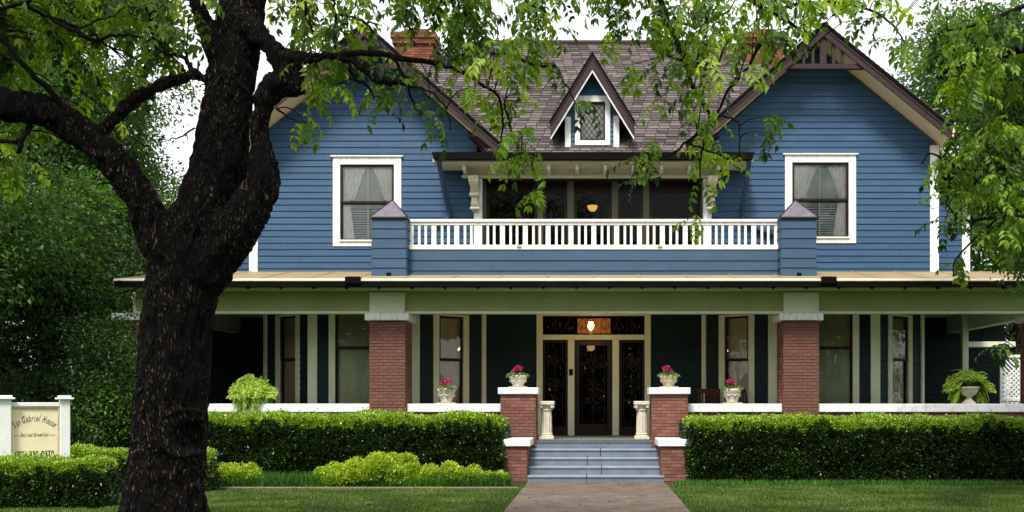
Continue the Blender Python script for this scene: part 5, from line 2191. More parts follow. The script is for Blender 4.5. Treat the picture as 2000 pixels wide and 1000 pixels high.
# ------------------------------------------------------------------ trees: background kinds
def tree(name, bx, by, blobs, n_leaves, leaf, matl, label, seed, trunk_r=0.25, h0=3.0, group=None, tcol=BARK2, tilt_=(0, 0), cat="tree", tb=0.5, spread=0.45):
    """blobs: list of (x,y,z,r). Leaves spread near the surface of every blob in small clumps."""
    rg = np.random.default_rng(seed)
    root = empty(name, (bx, by, 0), 0, label, cat, group)
    B = np.array(blobs, float)
    B[:, 0] -= bx
    B[:, 1] -= by
    w_ = B[:, 3] ** 2
    w_ /= w_.sum()
    ncl = max(60, n_leaves // 42)
    kb = rg.choice(len(B), ncl, p=w_)
    d = unit(rg.normal(size=(ncl, 3)))
    rr = B[kb, 3] * rg.uniform(spread, 1.08, ncl) ** 0.7
    cc = B[kb, :3] + d * rr[:, None] * np.array([[1, 1, 0.8]])
    k = rg.integers(0, ncl, n_leaves)
    sc = leaf * 2.5
    pos = cc[k] + rg.normal(size=(n_leaves, 3)) * sc * np.array([[1, 1, 0.55]])
    m_ = pos[:, 2] > 0.05
    pos, k = pos[m_], k[m_]
    n = len(pos)
    ctint = np.clip(rg.uniform(0, 1, ncl) + 0.9 * np.array([mnoise.noise(Vector((q[0] * 0.7 + seed, q[1] * 0.7, q[2] * 0.9))) for q in cc]), 0, 1.2)
    tint = np.clip(tb * 0.5 - 0.12 + ctint[k] * 0.7 + rg.uniform(-0.2, 0.3, n), 0, 1)
    out = unit(d[k] + rg.normal(size=(n, 3)) * 0.6 + np.array([[0, 0, -0.25]]))
    L = leaf * rg.uniform(0.65, 1.35, n)
    V, T_ = leaf_arrays(pos, out, unit(rg.normal(size=(n, 3)) * 0.6 + np.array([[0, -0.2, 1.0]])), L, L * 0.5, tint)
    f = link("crown", mesh_leaves("crown", V, T_, matl), root)
    f['kind'] = 'stuff'
    mb = MB()
    zt = max(h0, B[:, 2].max() * 0.85)
    tp = []
    for i in range(9):
        t = i / 8
        tp.append((tilt_[0] * t + 0.12 * math.sin(i * 1.3 + seed), tilt_[1] * t + 0.1 * math.cos(i * 1.7 + seed), -0.1 + zt * t))
    mb.tube(tp, [trunk_r * (1.25 if i == 0 else 1 - 0.75 * i / 8) for i in range(9)], 12)
    mb.build("trunk", tcol, root, smooth=True)
    mb = MB()
    for b in B:
        i0 = int(np.clip((b[2] - b[3] * 0.8) / zt * 8, 1, 7))
        s = Vector(tp[i0])
        e = Vector(b[:3])
        mid = (s + e) / 2 + Vector((rg.uniform(-.3, .3), rg.uniform(-.3, .3), -0.1 * (e - s).length * 0.3))
        mb.tube([s, mid, e], [trunk_r * 0.35, trunk_r * 0.22, trunk_r * 0.08], 6)
        for q in range(4):
            dd = Vector(unit(rg.normal(size=(1, 3)))[0]) * b[3] * 0.85
            mb.tube([mid.lerp(e, 0.6), e.lerp(e + dd, 0.5) + Vector((0, 0, 0.1)), e + dd], [trunk_r * 0.12, trunk_r * 0.07, 0.008], 5)
    mb.build("limbs", tcol, root, smooth=True)
    return root


def blobs_px(lst):
    return [(X(px, D), D, Z(py, D), r) for (px, py, D, r) in lst]


def fill(pxa, pxb, pya, pyb, Da, Db, n, r0, r1, seed, ok=None):
    rg = random.Random(seed)
    out = []
    while len(out) < n:
        px, py, D = rg.uniform(pxa, pxb), rg.uniform(pya, pyb), rg.uniform(Da, Db)
        if ok and not ok(px, py):
            continue
        out.append((X(px, D), D, max(0.4, Z(py, D)), rg.uniform(r0, r1)))
    return out


# left dark trees beyond the sign
tree("shade_tree", X(120, 24), 24, fill(-80, 300, 420, 760, 22, 26, 26, 0.6, 1.15, 31, lambda x, y: x < 300 - max(0, 560 - y) * 0.05), 60000, 0.11, OAKL,
     "dark leafy tree filling the space between the sign and the big trunk", 31, 0.28, group="dark trees left of the house", tb=0.35)
tree("shade_tree", X(-60, 20), 20, fill(-260, 130, 150, 640, 18, 22, 24, 0.7, 1.3, 32, lambda x, y: x < 60 + (y - 150) * 0.25), 52000, 0.115, RIGHTL,
     "dark tree at the left edge of the picture behind the sign", 32, 0.26, group="dark trees left of the house", tb=0.4)
tree("shade_tree", X(210, 33), 33, fill(60, 325, 170, 560, 31, 36, 32, 1.0, 1.7, 33), 60000, 0.14, RIGHTL,
     "lighter green tree far behind, seen left of the big trunk", 33, 0.3, group="dark trees left of the house", tb=0.3)
tree("shade_tree", X(100, 28), 28, fill(-120, 260, -160, 330, 25, 31, 30, 0.9, 1.6, 34, lambda x, y: x < 150 + max(0, 200 - y) * 0.6), 46000, 0.14, RIGHTL,
     "tall pale green tree whose crown fills the top left corner", 34, 0.35, group="dark trees left of the house", tb=0.55)
tree("evergreen_bush", X(170, 22), 22, fill(-60, 300, 740, 850, 20, 22.5, 14, 0.5, 0.9, 35), 26000, 0.065, OAKL,
     "dark bush mass low on the ground behind the sign and hedges", 35, 0.08, 0.8, cat="bush", tb=0.15)
tree("evergreen_bush", X(215, 19.6), 19.7, fill(165, 275, 650, 850, 19.2, 20.2, 16, 0.4, 0.7, 39), 22000, 0.07, OAKL,
     "dark bush right behind the trunk hiding the porch's left brick column", 39, 0.06, 0.8, cat="bush", tb=0.25)
tree("evergreen_bush", X(-40, 36), 36, fill(-160, 360, 560, 800, 34, 38, 22, 1.3, 2.2, 36), 26000, 0.16, OAKL,
     "far dark thicket closing the view behind the left trees", 36, 0.15, 1.5, cat="bush", tb=0.2)
tree("evergreen_bush", -12.2, 24.5, [(-12.0 + (1.0 if y_ > 27 else 0) + random.uniform(-.4, .4), y_, z_, 1.1) for y_ in (22.5, 24, 25.5, 27, 29.3, 30.5) for z_ in (1, 2.6, 4)], 16000, 0.10, OAKL,  # bush added to keep side light out of the porch
     "dark evergreen added at the left end of the porch to block side light", 37, 0.1, 0.8, cat="bush", tb=0.2)
tree("evergreen_bush", 13.0, 25.5, [(13.0 + random.uniform(-.6, .6), y_, z_, 1.1) for y_ in (23, 24.5, 26, 27.5) for z_ in (1, 2.6, 4)], 16000, 0.10, RIGHTL,  # another added bush, out of frame, blocking light from the right
     "leafy bush added beyond the right end of the porch to block side light", 38, 0.1, 0.8, cat="bush", tb=0.4)
# right-hand trees
tree("broadleaf_tree", X(2160, 16), 16, fill(1880, 2220, 90, 520, 14.5, 18, 26, 0.45, 0.85, 41, lambda x, y: x > 1880 + (30 if y > 420 else 0)), 46000, 0.085, RIGHTL,
     "bright green tree overhanging the right end of the house", 41, 0.22, group="trees at the right of the house", tb=0.55)
tree("broadleaf_tree", X(2010, 31), 31, fill(1850, 2200, 80, 520, 29, 34, 26, 1.1, 1.9, 42, lambda x, y: x > 1830 + max(0, 200 - y) * 0.45), 64000, 0.15, RIGHTL,
     "tall green tree behind the right gable", 42, 0.4, group="trees at the right of the house", tb=0.35)
tree("broadleaf_tree", X(1985, 40), 40, fill(1800, 2250, 230, 800, 38, 43, 34, 1.3, 2.2, 43, lambda x, y: x > 1880), 34000, 0.17, OAKL,
     "dark tree far behind the right end of the porch", 43, 0.4, group="trees at the right of the house", tb=0.3)

# ------------------------------------------------------------------ the big pecan tree
PXS = 10.0 / FPX
tb = P(330, 1105, 10.0)
pecan = empty("pecan_tree", (tb.x, 10.0, 0), 0, "huge dark-barked tree with a forked trunk and a round knot hole, standing before the house", "tree")
PI_ = Matrix.Translation((-tb.x, -10.0, 0))


def smooth_path(pts, n=6):
    """Catmull-Rom through (x,y,z,r)"""
    out = []
    P4 = [np.array(p, float) for p in pts]
    P4 = [2 * P4[0] - P4[1]] + P4 + [2 * P4[-1] - P4[-2]]
    for i in range(1, len(P4) - 2):
        for k in range(n):
            t = k / n
            a, b, c, d = P4[i - 1], P4[i], P4[i + 1], P4[i + 2]
            out.append(0.5 * ((2 * b) + (-a + c) * t + (2 * a - 5 * b + 4 * c - d) * t * t + (-a + 3 * b - 3 * c + d) * t ** 3))
    out.append(P4[-2])
    return out


def pxpath(lst):
    """(px, py, D, width_px) -> (x,y,z,r)"""
    return [(*P(a, b, D), w_ * 0.5 * D / FPX) for (a, b, D, w_) in lst]


limbs = [
    # trunk
    [(318, 1110, 10, 225), (320, 1040, 10, 185), (322, 960, 10, 150), (331, 860, 10, 138), (338, 740, 10, 138), (345, 640, 10, 136), (352, 560, 10, 138), (366, 490, 10, 128), (390, 420, 10, 110)],
    # central leader
    [(375, 520, 10, 100), (402, 400, 10, 106), (430, 290, 10.05, 100), (448, 170, 10.1, 93), (463, 60, 10.2, 88), (480, -60, 10.3, 82), (505, -220, 10.4, 74), (515, -420, 10.5, 56)],
    # left limb
    [(352, 610, 9.95, 60), (318, 500, 9.85, 74), (284, 412, 9.8, 68), (232, 325, 9.7, 62), (165, 262, 9.6, 60), (90, 220, 9.5, 62), (0, 202, 9.4, 62), (-120, 170, 9.3, 58), (-300, 90, 9.2, 46)],
    # right limb
    [(368, 590, 9.95, 70), (425, 500, 9.9, 92), (486, 412, 9.85, 80), (516, 350, 9.85, 62), (510, 285, 9.85, 46), (506, 230, 9.8, 44), (525, 180, 9.8, 52), (560, 158, 9.8, 50)],
    # knobbly return branch
    [(478, 45, 10.1, 60), (508, 72, 10.0, 40), (535, 98, 9.9, 42), (560, 130, 9.85, 50), (573, 165, 9.8, 44), (578, 185, 9.8, 34)],
    # left upright leader
    [(425, 110, 10.0, 44), (402, 50, 10.0, 34), (385, 5, 10.0, 30), (365, -60, 10, 26), (330, -160, 10, 20)],
    # link branch between left limb and leader
    [(196, 262, 9.7, 34), (232, 222, 9.7, 26), (275, 186, 9.75, 25), (330, 160, 9.85, 25), (395, 145, 9.95, 30)],
    # thick stub to the right
    [(560, 118, 9.8, 34), (610, 112, 9.75, 25), (665, 112, 9.7, 21), (712, 132, 9.7, 20), (738, 155, 9.7, 19), (784, 162, 9.7, 17)],
]
V_all, F_all = [], []
tm = MB()
for L_ in limbs:
    pp = smooth_path(pxpath(L_), 5)
    tm.tube([p[:3] for p in pp], [max(0.02, p[3]) for p in pp], 20)
# root flare
for k in range(7):
    an = k * 2 * PI / 7 + 0.3
    tm.tube([(tb.x + 0.25 * math.cos(an), 10 + 0.25 * math.sin(an), 0.3), (tb.x + 0.5 * math.cos(an), 10 + 0.5 * math.sin(an), 0.12), (tb.x + 0.95 * math.cos(an), 10 + 0.95 * math.sin(an), -0.12)], [0.2, 0.17, 0.08], 10)
tmp = mesh_from("tmp", tm.V, tm.F)
to = bpy.data.objects.new("tmp", tmp)
COL.objects.link(to)
md = to.modifiers.new("r", 'REMESH')
md.mode = 'VOXEL'
md.voxel_size = 0.02
md2 = to.modifiers.new("s", 'SMOOTH')
md2.iterations = 8
bpy.context.view_layer.update()
ev = to.evaluated_get(bpy.context.evaluated_depsgraph_get())
me = bpy.data.meshes.new_from_object(ev)
bpy.data.objects.remove(to)
me.name = "trunk"
nv = len(me.vertices)
co = np.empty(nv * 3, np.float32)
me.vertices.foreach_get("co", co)
co = co.reshape(-1, 3)
no_ = np.empty(nv * 3, np.float32)
me.vertices.foreach_get("normal", no_)
no_ = no_.reshape(-1, 3)
disp = np.zeros(nv)
kc = P(352, 846, 9.66)
for i in range(nv):
    x_, y_, z_ = float(co[i, 0]), float(co[i, 1]), float(co[i, 2])
    # ridged plates running up the trunk
    q = Vector((x_ * 9, y_ * 9, z_ * 3.2))
    wv_ = mnoise.noise(Vector((x_ * 3, y_ * 3, z_ * 2))) * 0.8
    a = mnoise.noise(q + Vector((wv_, wv_, 0)))
    b = mnoise.noise(Vector((x_ * 24, y_ * 24, z_ * 8)) + Vector((wv_, 0, wv_)))
    c = mnoise.noise(Vector((x_ * 2.2, y_ * 2.2, z_ * 1.6)))
    disp[i] = (0.5 - abs(a) * 2.4) * 0.034 + (0.5 - abs(b) * 2.2) * 0.018 + c * 0.035 - 0.012
    if y_ < 10.0:
        rr = math.hypot(x_ - kc.x, z_ - kc.z)
        if rr < 0.30:
            ring = math.exp(-((rr - 0.225) / 0.022) ** 2) * 0.028
            r2 = math.hypot(x_ - kc.x - 0.045, z_ - kc.z + 0.03)
            hole_ = -0.16 * max(0, min(1, (0.15 - r2) / 0.06))
            disp[i] = disp[i] * (1 if rr > 0.24 else 0.35) + ring + hole_
co = co + no_ * disp[:, None]
me.vertices.foreach_set("co", co.astype(np.float32).ravel())
me.materials.clear()
me.materials.append(BARK)
me.polygons.foreach_set("use_smooth", [True] * len(me.polygons))
me.update()
link("trunk", me, pecan, PI_)

THICK = 1.0
branches = [
    # long right branches
    [(600, 110, 9.8, 15), (660, 108, 9.9, 13), (730, 103, 10.0, 12), (800, 118, 10.2, 11), (850, 124, 10.4, 10), (900, 140, 10.6, 8), (945, 168, 10.8, 6), (975, 190, 10.9, 5), (982, 235, 11, 4), (975, 285, 11, 3)],
    [(870, 128, 10.5, 7), (905, 108, 10.6, 7), (960, 104, 10.8, 6), (1010, 112, 11, 6), (1045, 128, 11.1, 6), (1085, 130, 11.2, 5), (1100, 160, 11.2, 4), (1118, 185, 11.2, 3), (1130, 225, 11.2, 2)],
    [(985, 200, 10.9, 4), (1000, 260, 11, 3), (1015, 300, 11, 3), (1040, 335, 11, 2), (1055, 360, 11, 2)],
    [(680, 115, 9.8, 8), (690, 150, 9.8, 7), (720, 170, 9.8, 5), (730, 195, 9.8, 3)],
    [(765, 110, 10, 6), (790, 150, 10.1, 6), (800, 180, 10.1, 5), (812, 215, 10.2, 3)],
    [(750, 160, 9.8, 6), (790, 165, 10, 5), (840, 180, 10.1, 4), (870, 210, 10.2, 3), (880, 255, 10.2, 2)],
    [(650, 75, 9.9, 7), (655, 40, 9.9, 6), (652, 5, 9.9, 5), (645, -40, 9.9, 4)],
    [(655, 30, 9.9, 5), (690, 35, 10, 4), (720, 45, 10, 3), (745, 48, 10, 2)],
    [(665, 60, 9.9, 4), (685, 25, 9.9, 3), (700, -5, 9.9, 3)],
    [(540, 212, 9.8, 5), (570, 232, 9.8, 3), (600, 240, 9.8, 2)],
    # from above to the right: boughs coming down in front of the roof
    [(500, -300, 10.4, 40), (700, -300, 10.4, 32), (950, -240, 10.5, 26), (1180, -120, 10.7, 20), (1270, -40, 10.9, 14), (1300, 30, 11, 12), (1318, 75, 11, 10), (1340, 120, 11.1, 9), (1352, 165, 11.1, 8), (1378, 210, 11.2, 7), (1385, 235, 11.2, 6), (1372, 285, 11.2, 4), (1366, 340, 11.2, 3), (1368, 390, 11.2, 2)],
    [(1290, 10, 11, 9), (1300, 60, 11, 9), (1302, 100, 11.1, 8), (1330, 118, 11.1, 6), (1400, 130, 11.2, 4)],
    [(1500, 60, 11.3, 8), (1460, 130, 11.3, 6), (1418, 185, 11.2, 6), (1390, 235, 11.2, 5), (1345, 275, 11.2, 5), (1300, 305, 11.2, 4), (1262, 310, 11.2, 3), (1240, 335, 11.2, 2)],
    [(1250, -70, 10.9, 14), (1400, -30, 11.1, 11), (1500, 20, 11.3, 9), (1560, 60, 11.4, 6), (1580, 100, 11.4, 4)],
    [(1500, 20, 11.3, 7), (1600, 5, 11.5, 6), (1700, 20, 11.6, 5), (1750, 55, 11.6, 4), (1770, 90, 11.6, 2)],
    [(1405, 225, 11.2, 4), (1440, 240, 11.3, 3), (1445, 290, 11.3, 3), (1440, 330, 11.3, 2)],
    [(1345, 280, 11.2, 4), (1400, 300, 11.2, 3), (1430, 320, 11.2, 2), (1455, 340, 11.2, 2)],
    [(1310, 40, 11, 6), (1370, 50, 11.1, 5), (1425, 20, 11.2, 4)],
    [(950, -240, 10.5, 16), (900, -100, 10.4, 12), (880, -20, 10.4, 9), (900, 40, 10.4, 6), (935, 75, 10.5, 4)],
    [(1000, -210, 10.5, 14), (1030, -80, 10.6, 9), (1040, 0, 10.7, 6), (1060, 60, 10.8, 4)],
    [(700, -300, 10.4, 18), (780, -150, 10.3, 12), (800, -40, 10.3, 8), (790, 30, 10.3, 6), (810, 70, 10.3, 4)],
    [(530, -180, 10.4, 20), (570, -80, 10.2, 12), (590, 0, 10.1, 8), (610, 60, 10, 5)],
    [(1180, -120, 10.7, 10), (1190, -30, 10.8, 7), (1185, 30, 10.9, 4)],
    # left side branches
    [(150, 235, 9.6, 16), (100, 180, 9.4, 12), (50, 130, 9.2, 11), (5, 80, 9.1, 10), (-60, 20, 9.0, 8)],
    [(330, -160, 10, 18), (240, -80, 9.6, 12), (120, -30, 9.2, 10), (40, 8, 9.0, 8), (-40, 20, 8.9, 7)],
    [(40, 4, 9.0, 8), (95, 32, 9.1, 8), (150, 65, 9.1, 8), (185, 80, 9.2, 8), (225, 68, 9.2, 6), (265, 72, 9.3, 4), (290, 80, 9.3, 2)],
    [(185, 80, 9.2, 5), (240, 100, 9.3, 3), (280, 125, 9.4, 2)],
    [(150, 60, 9.1, 4), (190, 38, 9.2, 4), (225, 32, 9.2, 3)],
    [(375, 140, 9.9, 12), (365, 118, 9.9, 9), (345, 108, 9.9, 7), (320, 104, 9.8, 5), (300, 80, 9.8, 4), (295, 30, 9.8, 3)],
    [(60, 245, 9.5, 12), (45, 270, 9.4, 11), (35, 300, 9.4, 8)],
    [(45, 275, 9.4, 8), (10, 278, 9.4, 8), (-30, 270, 9.3, 6)],
    [(380, 250, 9.9, 4), (345, 270, 9.8, 3), (310, 275, 9.7, 2)],
    [(270, 560, 9.9, 5), (240, 572, 9.9, 4), (200, 580, 9.8, 2)],
]
bm = MB()
bpts = []
for L_ in branches:
    pp = smooth_path(pxpath(L_), 5)
    # crooked
    qq = []
    for i, p in enumerate(pp):
        j = 0.012 if 0 < i < len(pp) - 1 else 0
        v = Vector(p[:3]) + Vector((random.uniform(-j, j), random.uniform(-j, j), random.uniform(-j, j)))
        qq.append(v)
        bpts.append((v, max(0.004, p[3])))
    bm.tube(qq, [max(0.005, p[3]) for p in pp], 7)

# compound leaf variants (local: rachis along +x, z up)
leafvar = []
for k in range(10):
    rg = np.random.default_rng(100 + k)
    nl = 4 + (k % 2)
    L0 = 0.27 + 0.04 * rg.uniform()
    p = np.zeros(3)
    d = np.array([1.0, 0, 0.25])
    ps_, ds_ = [], []
    for i in range(nl + 1):
        ps_.append(p.copy())
        ds_.append(d / np.linalg.norm(d))
        p = p + d / np.linalg.norm(d) * L0 / nl
        d = d + np.array([0, rg.uniform(-.12, .12), -0.26])
    pos, dr, nm, Ls = [], [], [], []
    for i in range(1, nl + 1):
        dd = ds_[i]
        sd_ = np.cross(dd, [0, 0, 1.0])
        sd_ /= np.linalg.norm(sd_)
        if i == nl:
            cand = [(dd + np.array([0, 0, -0.3]), 1.0)]
            cand += [(dd * 0.8 + sd_ * 0.6 + np.array([0, 0, -0.45]), 0.95), (dd * 0.8 - sd_ * 0.6 + np.array([0, 0, -0.45]), 0.95)]
        else:
            cand = [(dd * 0.55 + s_ * sd_ + np.array([0, 0, rg.uniform(-0.9, -0.25)]), 0.7 + 0.3 * i / nl) for s_ in (-1, 1)]
        for (c_, f_) in cand:
            pos.append(ps_[i])
            dr.append(c_ / np.linalg.norm(c_) + rg.normal(size=3) * 0.12)
            nm.append(np.array([dd[0] * 0.2, rg.uniform(-.3, .3), 1.0]))
            Ls.append(0.108 * f_ * rg.uniform(0.85, 1.2))
    Ls = np.array(Ls)
    V, T_ = leaf_arrays(np.array(pos), np.array(dr), np.array(nm), Ls, Ls * 0.44, np.full(len(pos), 0.5), fold=0.3)
    # rachis as thin leaf-shaped slivers
    rp = np.array(ps_[:-1])
    rd = np.array(ps_[1:]) - rp
    V2, T2 = leaf_arrays(rp, rd, np.tile([[0, 0, 1.0]], (len(rp), 1)), np.linalg.norm(rd, axis=1) * 1.1, np.full(len(rp), 0.005), np.full(len(rp), 0.3))
    leafvar.append((np.concatenate([V, V2]), np.concatenate([T_, T2])))

density = {   # height in the picture: stretches of foliage (from, to, how dense)
    -50: [(0, 400, 4), (400, 530, 2), (530, 1100, 3), (1100, 1700, 3), (1700, 1850, 1)],
    0: [(0, 380, 5), (530, 650, 4), (650, 750, 1), (750, 1100, 5), (1150, 1500, 4), (1500, 1600, 3), (1600, 1690, 2), (1720, 1800, 2)],
    50: [(0, 380, 5), (540, 700, 3), (750, 770, 3), (770, 850, 1), (850, 1050, 5), (1050, 1100, 2), (1200, 1300, 2), (1300, 1450, 4), (1450, 1550, 3), (1550, 1595, 2), (1730, 1800, 2)],
    100: [(0, 380, 4), (560, 700, 4), (700, 760, 3), (760, 850, 1), (850, 950, 2), (950, 1050, 3), (1050, 1110, 1), (1220, 1260, 1), (1260, 1400, 3), (1400, 1480, 2), (1760, 1800, 1)],
    150: [(0, 300, 3), (560, 650, 3), (650, 780, 2), (780, 880, 1.5), (900, 1000, 2), (1000, 1050, 1), (1240, 1300, 1.5), (1300, 1400, 3), (1400, 1450, 1)],
    200: [(0, 180, 3), (225, 300, 1.5), (590, 625, 1.5), (730, 780, 1), (800, 870, 1), (960, 1040, 3), (1100, 1160, 1), (1240, 1300, 1.5), (1320, 1400, 2), (1485, 1505, 1)],
    250: [(0, 60, 2), (120, 200, 1.5), (590, 620, 1.5), (860, 880, 1), (980, 1050, 2), (1240, 1280, 1.5), (1330, 1400, 2), (1490, 1510, 1.5)],
    300: [(0, 120, 2), (975, 995, 1), (1030, 1075, 2), (1225, 1300, 2), (1365, 1440, 3)],
    350: [(1040, 1075, 2), (1240, 1265, 1.5), (1340, 1380, 2)],
    400: [(1350, 1370, 1.5)],
}
bp = np.array([list(v) for v, r in bpts])
leaves = []   # (D, variant, matrix, tint)
twig = MB()
rgl = random.Random(77)
for y0, row in density.items():
    for (sx, ex_, dn_) in row:
        leftside = sx < 400
        want = dn_ * (ex_ - sx) / 50 * (0.8 if leftside else (0.78 if y0 < 150 else 0.6))
        ncl = max(1, int(want + rgl.random()))
        for c in range(ncl):
            px = rgl.uniform(sx, ex_)
            py = y0 - 12 + rgl.uniform(0, 50)
            # twig from the nearest branch point
            D = (rgl.uniform(9.9, 11.6) if py > 60 else rgl.uniform(9.2, 11.0)) if leftside else rgl.uniform(9.6, 11.8)
            e = np.array(P(px, py, D))
            dist = np.linalg.norm((bp - e) * np.array([1, 0.35, 1]), axis=1)
            j = int(np.argmin(dist + np.array([0.0])))
            s = Vector(bp[j])
            e = Vector(e)
            if (e - s).length > 0.9:
                e = e.lerp(s + (e - s).normalized() * 0.9, 0.25)
            # pull depth towards the branch
            mid = (s + e) / 2 + Vector((rgl.uniform(-.06, .06), rgl.uniform(-.06, .06), 0.08 * (e - s).length))
            twig.tube([s, s.lerp(mid, 0.5) + Vector((0, 0, 0.02)), mid, mid.lerp(e, 0.5), e], [0.008, 0.007, 0.006, 0.005, 0.003], 4)
            nl = rgl.choice((3, 4, 5)) if dn_ > 1.5 else rgl.choice((3, 4))
            ct = rgl.uniform(-0.42, 0.28)
            for q in range(nl):
                t = rgl.uniform(0.35, 1.0)
                base = s.lerp(mid, t * 2) if t < 0.5 else mid.lerp(e, t * 2 - 1)
                if q < 2:
                    base = e
                yaw = rgl.uniform(0, 2 * PI)
                pit = math.radians(rgl.uniform(-5, 55))
                M = Matrix.Translation(base) @ Matrix.Rotation(yaw, 4, 'Z') @ Matrix.Rotation(pit, 4, 'Y') @ Matrix.Rotation(rgl.uniform(-.4, .4), 4, 'X') @ Matrix.Scale(rgl.uniform(0.75, 1.1), 4)
                leaves.append((base.y, rgl.randrange(10), M, min(1, max(0, 0.5 + ct + rgl.uniform(-0.2, 0.25)))))
for q in range(130):  # unseen crown leaves added above the frame to shade the trunk
    an, rr_ = rgl.uniform(0, 2 * PI), math.sqrt(rgl.uniform(0, 1))
    c_ = Vector((tb.x + 0.6 + 4.2 * rr_ * math.cos(an), 7.2 + 3.0 * rr_ * math.sin(an), rgl.uniform(7.6, 10.5)))
    for u in range(5):
        M = Matrix.Translation(c_ + Vector((rgl.gauss(0, .35), rgl.gauss(0, .35), rgl.gauss(0, .2)))) @ Matrix.Rotation(rgl.uniform(0, 2 * PI), 4, 'Z') @ Matrix.Rotation(math.radians(rgl.uniform(-5, 45)), 4, 'Y') @ Matrix.Scale(2.0, 4)
        leaves.append((c_.y, rgl.randrange(10), M, rgl.uniform(0.2, 0.8)))
bm.build("branches", BARK2, pecan, PI_, smooth=True)
tw_o = twig.build("twigs", BARK2, pecan, PI_)
tw_o['kind'] = 'stuff'


def emit_leaves(leaves, root, inv, matl, singles=300):
    # the nearest leaves inside the frame become single parts
    def key(l):
        p = l[2].translation
        px = VX + p.x / p.y * FPX
        py = VY - (p.z - EYE) / p.y * FPX
        inside = 0 <= px <= 2000 and 0 <= py <= 960
        return (0 if inside else 1, p.y)
    leaves.sort(key=key)
    single_mesh = {}
    for (D, v, M, t) in leaves[:singles]:
        tq = round(t * 3) / 3
        if (v, tq) not in single_mesh:
            T_ = np.clip(leafvar[v][1] + (tq - 0.5), 0, 1)
            single_mesh[(v, tq)] = mesh_leaves("leaf", leafvar[v][0], T_, matl)
        o = link("leaf", single_mesh[(v, tq)], root, inv)
        o.matrix_basis = M
    Vs, Ts = [], []
    for (D, v, M, t) in leaves[singles:]:
        m3 = np.array(M.to_3x3())
        Vs.append(leafvar[v][0] @ m3.T + np.array(M.translation))
        Ts.append(np.clip(leafvar[v][1] + (t - 0.5) + RNG.uniform(-0.1, 0.1), 0, 1))
    me_ = mesh_leaves("foliage", np.concatenate(Vs), np.concatenate(Ts), matl)
    o = link("foliage", me_, root, inv)
    o['kind'] = 'stuff'


print("pecan leaves", len(leaves))
emit_leaves(leaves, pecan, PI_, PECAN)

# ------------------------------------------------------------------ near tree on the right with drooping boughs
nb_x = X(2230, 13.5)
near = empty("overhanging_tree", (nb_x, 13.5, 0), 0, "nearest tree at the right edge, a dark bough reaching in from the frame's side", "tree")
NI = Matrix.Translation((-nb_x, -13.5, 0))
rb_ = [
    [(2230, 1000, 13.5, 110), (2225, 700, 13.5, 90), (2215, 400, 13.5, 80), (2200, 150, 13.5, 66), (2210, -100, 13.5, 50), (2230, -300, 13.5, 30)],
    [(2205, 120, 13.5, 36), (2120, 75, 13.4, 26), (2050, 85, 13.3, 21), (2000, 94, 13.2, 19), (1960, 105, 13.2, 17), (1915, 125, 13.2, 14), (1880, 130, 13.2, 12), (1855, 135, 13.2, 9), (1830, 152, 13.2, 7)],
    [(1890, 128, 13.2, 8), (1870, 118, 13.2, 7), (1858, 118, 13.2, 5)],
    [(2215, 330, 13.5, 30), (2120, 290, 13.4, 18), (2030, 300, 13.2, 12), (1950, 330, 13.1, 8), (1880, 330, 13, 6), (1820, 300, 13, 4), (1800, 320, 13, 3)],
    [(2215, 420, 13.5, 26), (2120, 400, 13.3, 14), (2020, 420, 13, 9), (1940, 425, 13, 6), (1880, 430, 13, 5), (1850, 400, 13, 3)],
    [(1950, 425, 13, 5), (1900, 470, 13, 4), (1865, 510, 13, 3), (1862, 540, 13, 2)],
    [(2210, -50, 13.5, 24), (2080, -20, 13.4, 14), (1980, 20, 13.3, 9), (1900, 50, 13.2, 6), (1850, 60, 13.2, 4)],
    [(2215, 500, 13.5, 20), (2120, 560, 13.3, 12), (2030, 600, 13.1, 8), (1995, 640, 13, 4), (1985, 680, 13, 3)],
]
bm = MB()
bpts = []
for L_ in rb_:
    pp = smooth_path(pxpath(L_), 5)
    bm.tube([p[:3] for p in pp], [max(0.006, p[3]) for p in pp], 9)
    for p in pp:
        if p[1] < 13.45:
            bpts.append(Vector(p[:3]))
bm.build("trunk", BARK2, near, NI, smooth=True)
bp = np.array([list(v) for v in bpts])
dens = {0: "00234", 1: "01344", 2: "01333", 3: "00344", 4: "00044", 5: "00344", 6: "03345", 7: "02344", 8: "01245", 9: "00124", 10: "00100", 13: "00001"}
twig = MB()
leaves = []
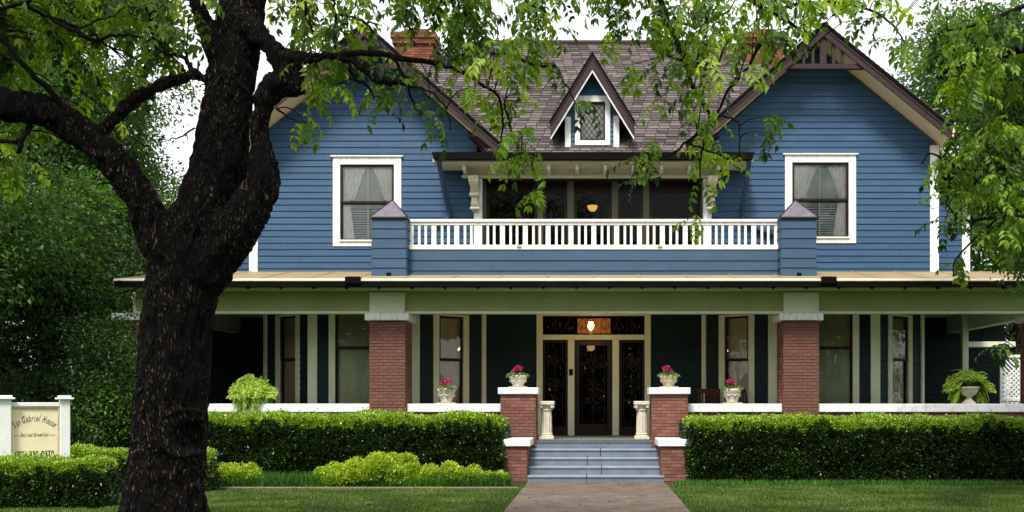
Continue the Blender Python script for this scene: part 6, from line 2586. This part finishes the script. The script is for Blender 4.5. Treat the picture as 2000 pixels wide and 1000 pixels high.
for ri, row in dens.items():
    for ci, chn in enumerate(row):
        dn_ = int(chn)
        for c in range(dn_):
            px = 1750 + ci * 50 + rgl.uniform(0, 50)
            py = ri * 50 + rgl.uniform(-10, 50)
            if py < 70 and px < 1860 and rgl.random() < 0.5:
                continue
            D = rgl.uniform(12.4, 14.2)
            e = Vector(P(px, py, D))
            j = int(np.argmin(np.linalg.norm((bp - np.array(e)) * np.array([1, 0.4, 1]), axis=1)))
            s = Vector(bp[j])
            mid = (s + e) / 2 + Vector((0, rgl.uniform(-.06, .06), 0.1 * (e - s).length))
            twig.tube([s, mid, e], [0.009, 0.006, 0.003], 4)
            ct = rgl.uniform(-0.3, 0.25)
            for q in range(rgl.choice((4, 5, 6))):
                base = mid.lerp(e, rgl.uniform(0, 1)) if q > 1 else e
                M = Matrix.Translation(base) @ Matrix.Rotation(rgl.uniform(0, 2 * PI), 4, 'Z') @ Matrix.Rotation(math.radians(rgl.uniform(-5, 60)), 4, 'Y') @ Matrix.Scale(rgl.uniform(0.85, 1.2), 4)
                leaves.append((base.y, rgl.randrange(10), M, min(1, max(0, 0.42 + ct + rgl.uniform(-0.2, 0.2)))))
o = twig.build("twigs", BARK2, near, NI)
o['kind'] = 'stuff'
print("near leaves", len(leaves))
emit_leaves(leaves, near, NI, PECAN, 280)

# ------------------------------------------------------------------ unseen woods added behind the camera to darken the glass reflections
n = 26000
pos = np.stack([RNG.uniform(-55, 55, n), RNG.uniform(-26, -20, n), RNG.uniform(0, 1, n) ** 0.9 * 13], 1)
pos[:, 2] *= np.array([0.75 + 0.35 * mnoise.noise(Vector((p[0] * 0.15, 0, 3))) for p in pos])
V, T_ = leaf_arrays(pos, rnd_dir(n), unit(rnd_dir(n) + np.array([[0, 0, 0.6]])), RNG.uniform(0.5, 1.0, n), RNG.uniform(0.35, 0.7, n), RNG.uniform(0, 1, n))
o = link("added_treeline", mesh_leaves("added_treeline", V, T_, OAKL))
tag(o, "unseen dark woods added across the street to darken the glass reflections", "woods", None, "stuff")

n = 150
pos = np.stack([RNG.uniform(-7, 5, n), RNG.uniform(14.6, 19.5, n), np.full(n, 0.045)], 1)
d = rnd_dir(n)
d[:, 2] *= 0.15
V, T_ = leaf_arrays(pos, d, unit(np.array([[0, 0, 1.0]]) + rnd_dir(n) * 0.35), RNG.uniform(0.06, 0.11, n), RNG.uniform(0.025, 0.04, n), RNG.uniform(0, 1, n))
FALL = leaf_mat("fallen_leaf", [(0, (0.10, 0.07, 0.02)), (1, (0.26, 0.20, 0.05))], 0.1, 0.7)
o = link("fallen_leaves", mesh_leaves("fallen_leaves", V, T_, FALL))
tag(o, "scattered yellow-brown fallen leaves on the path and lawn", "leaves", None, "stuff")
print("boards", sum(1 for c in house.children if c.name.startswith("board")))
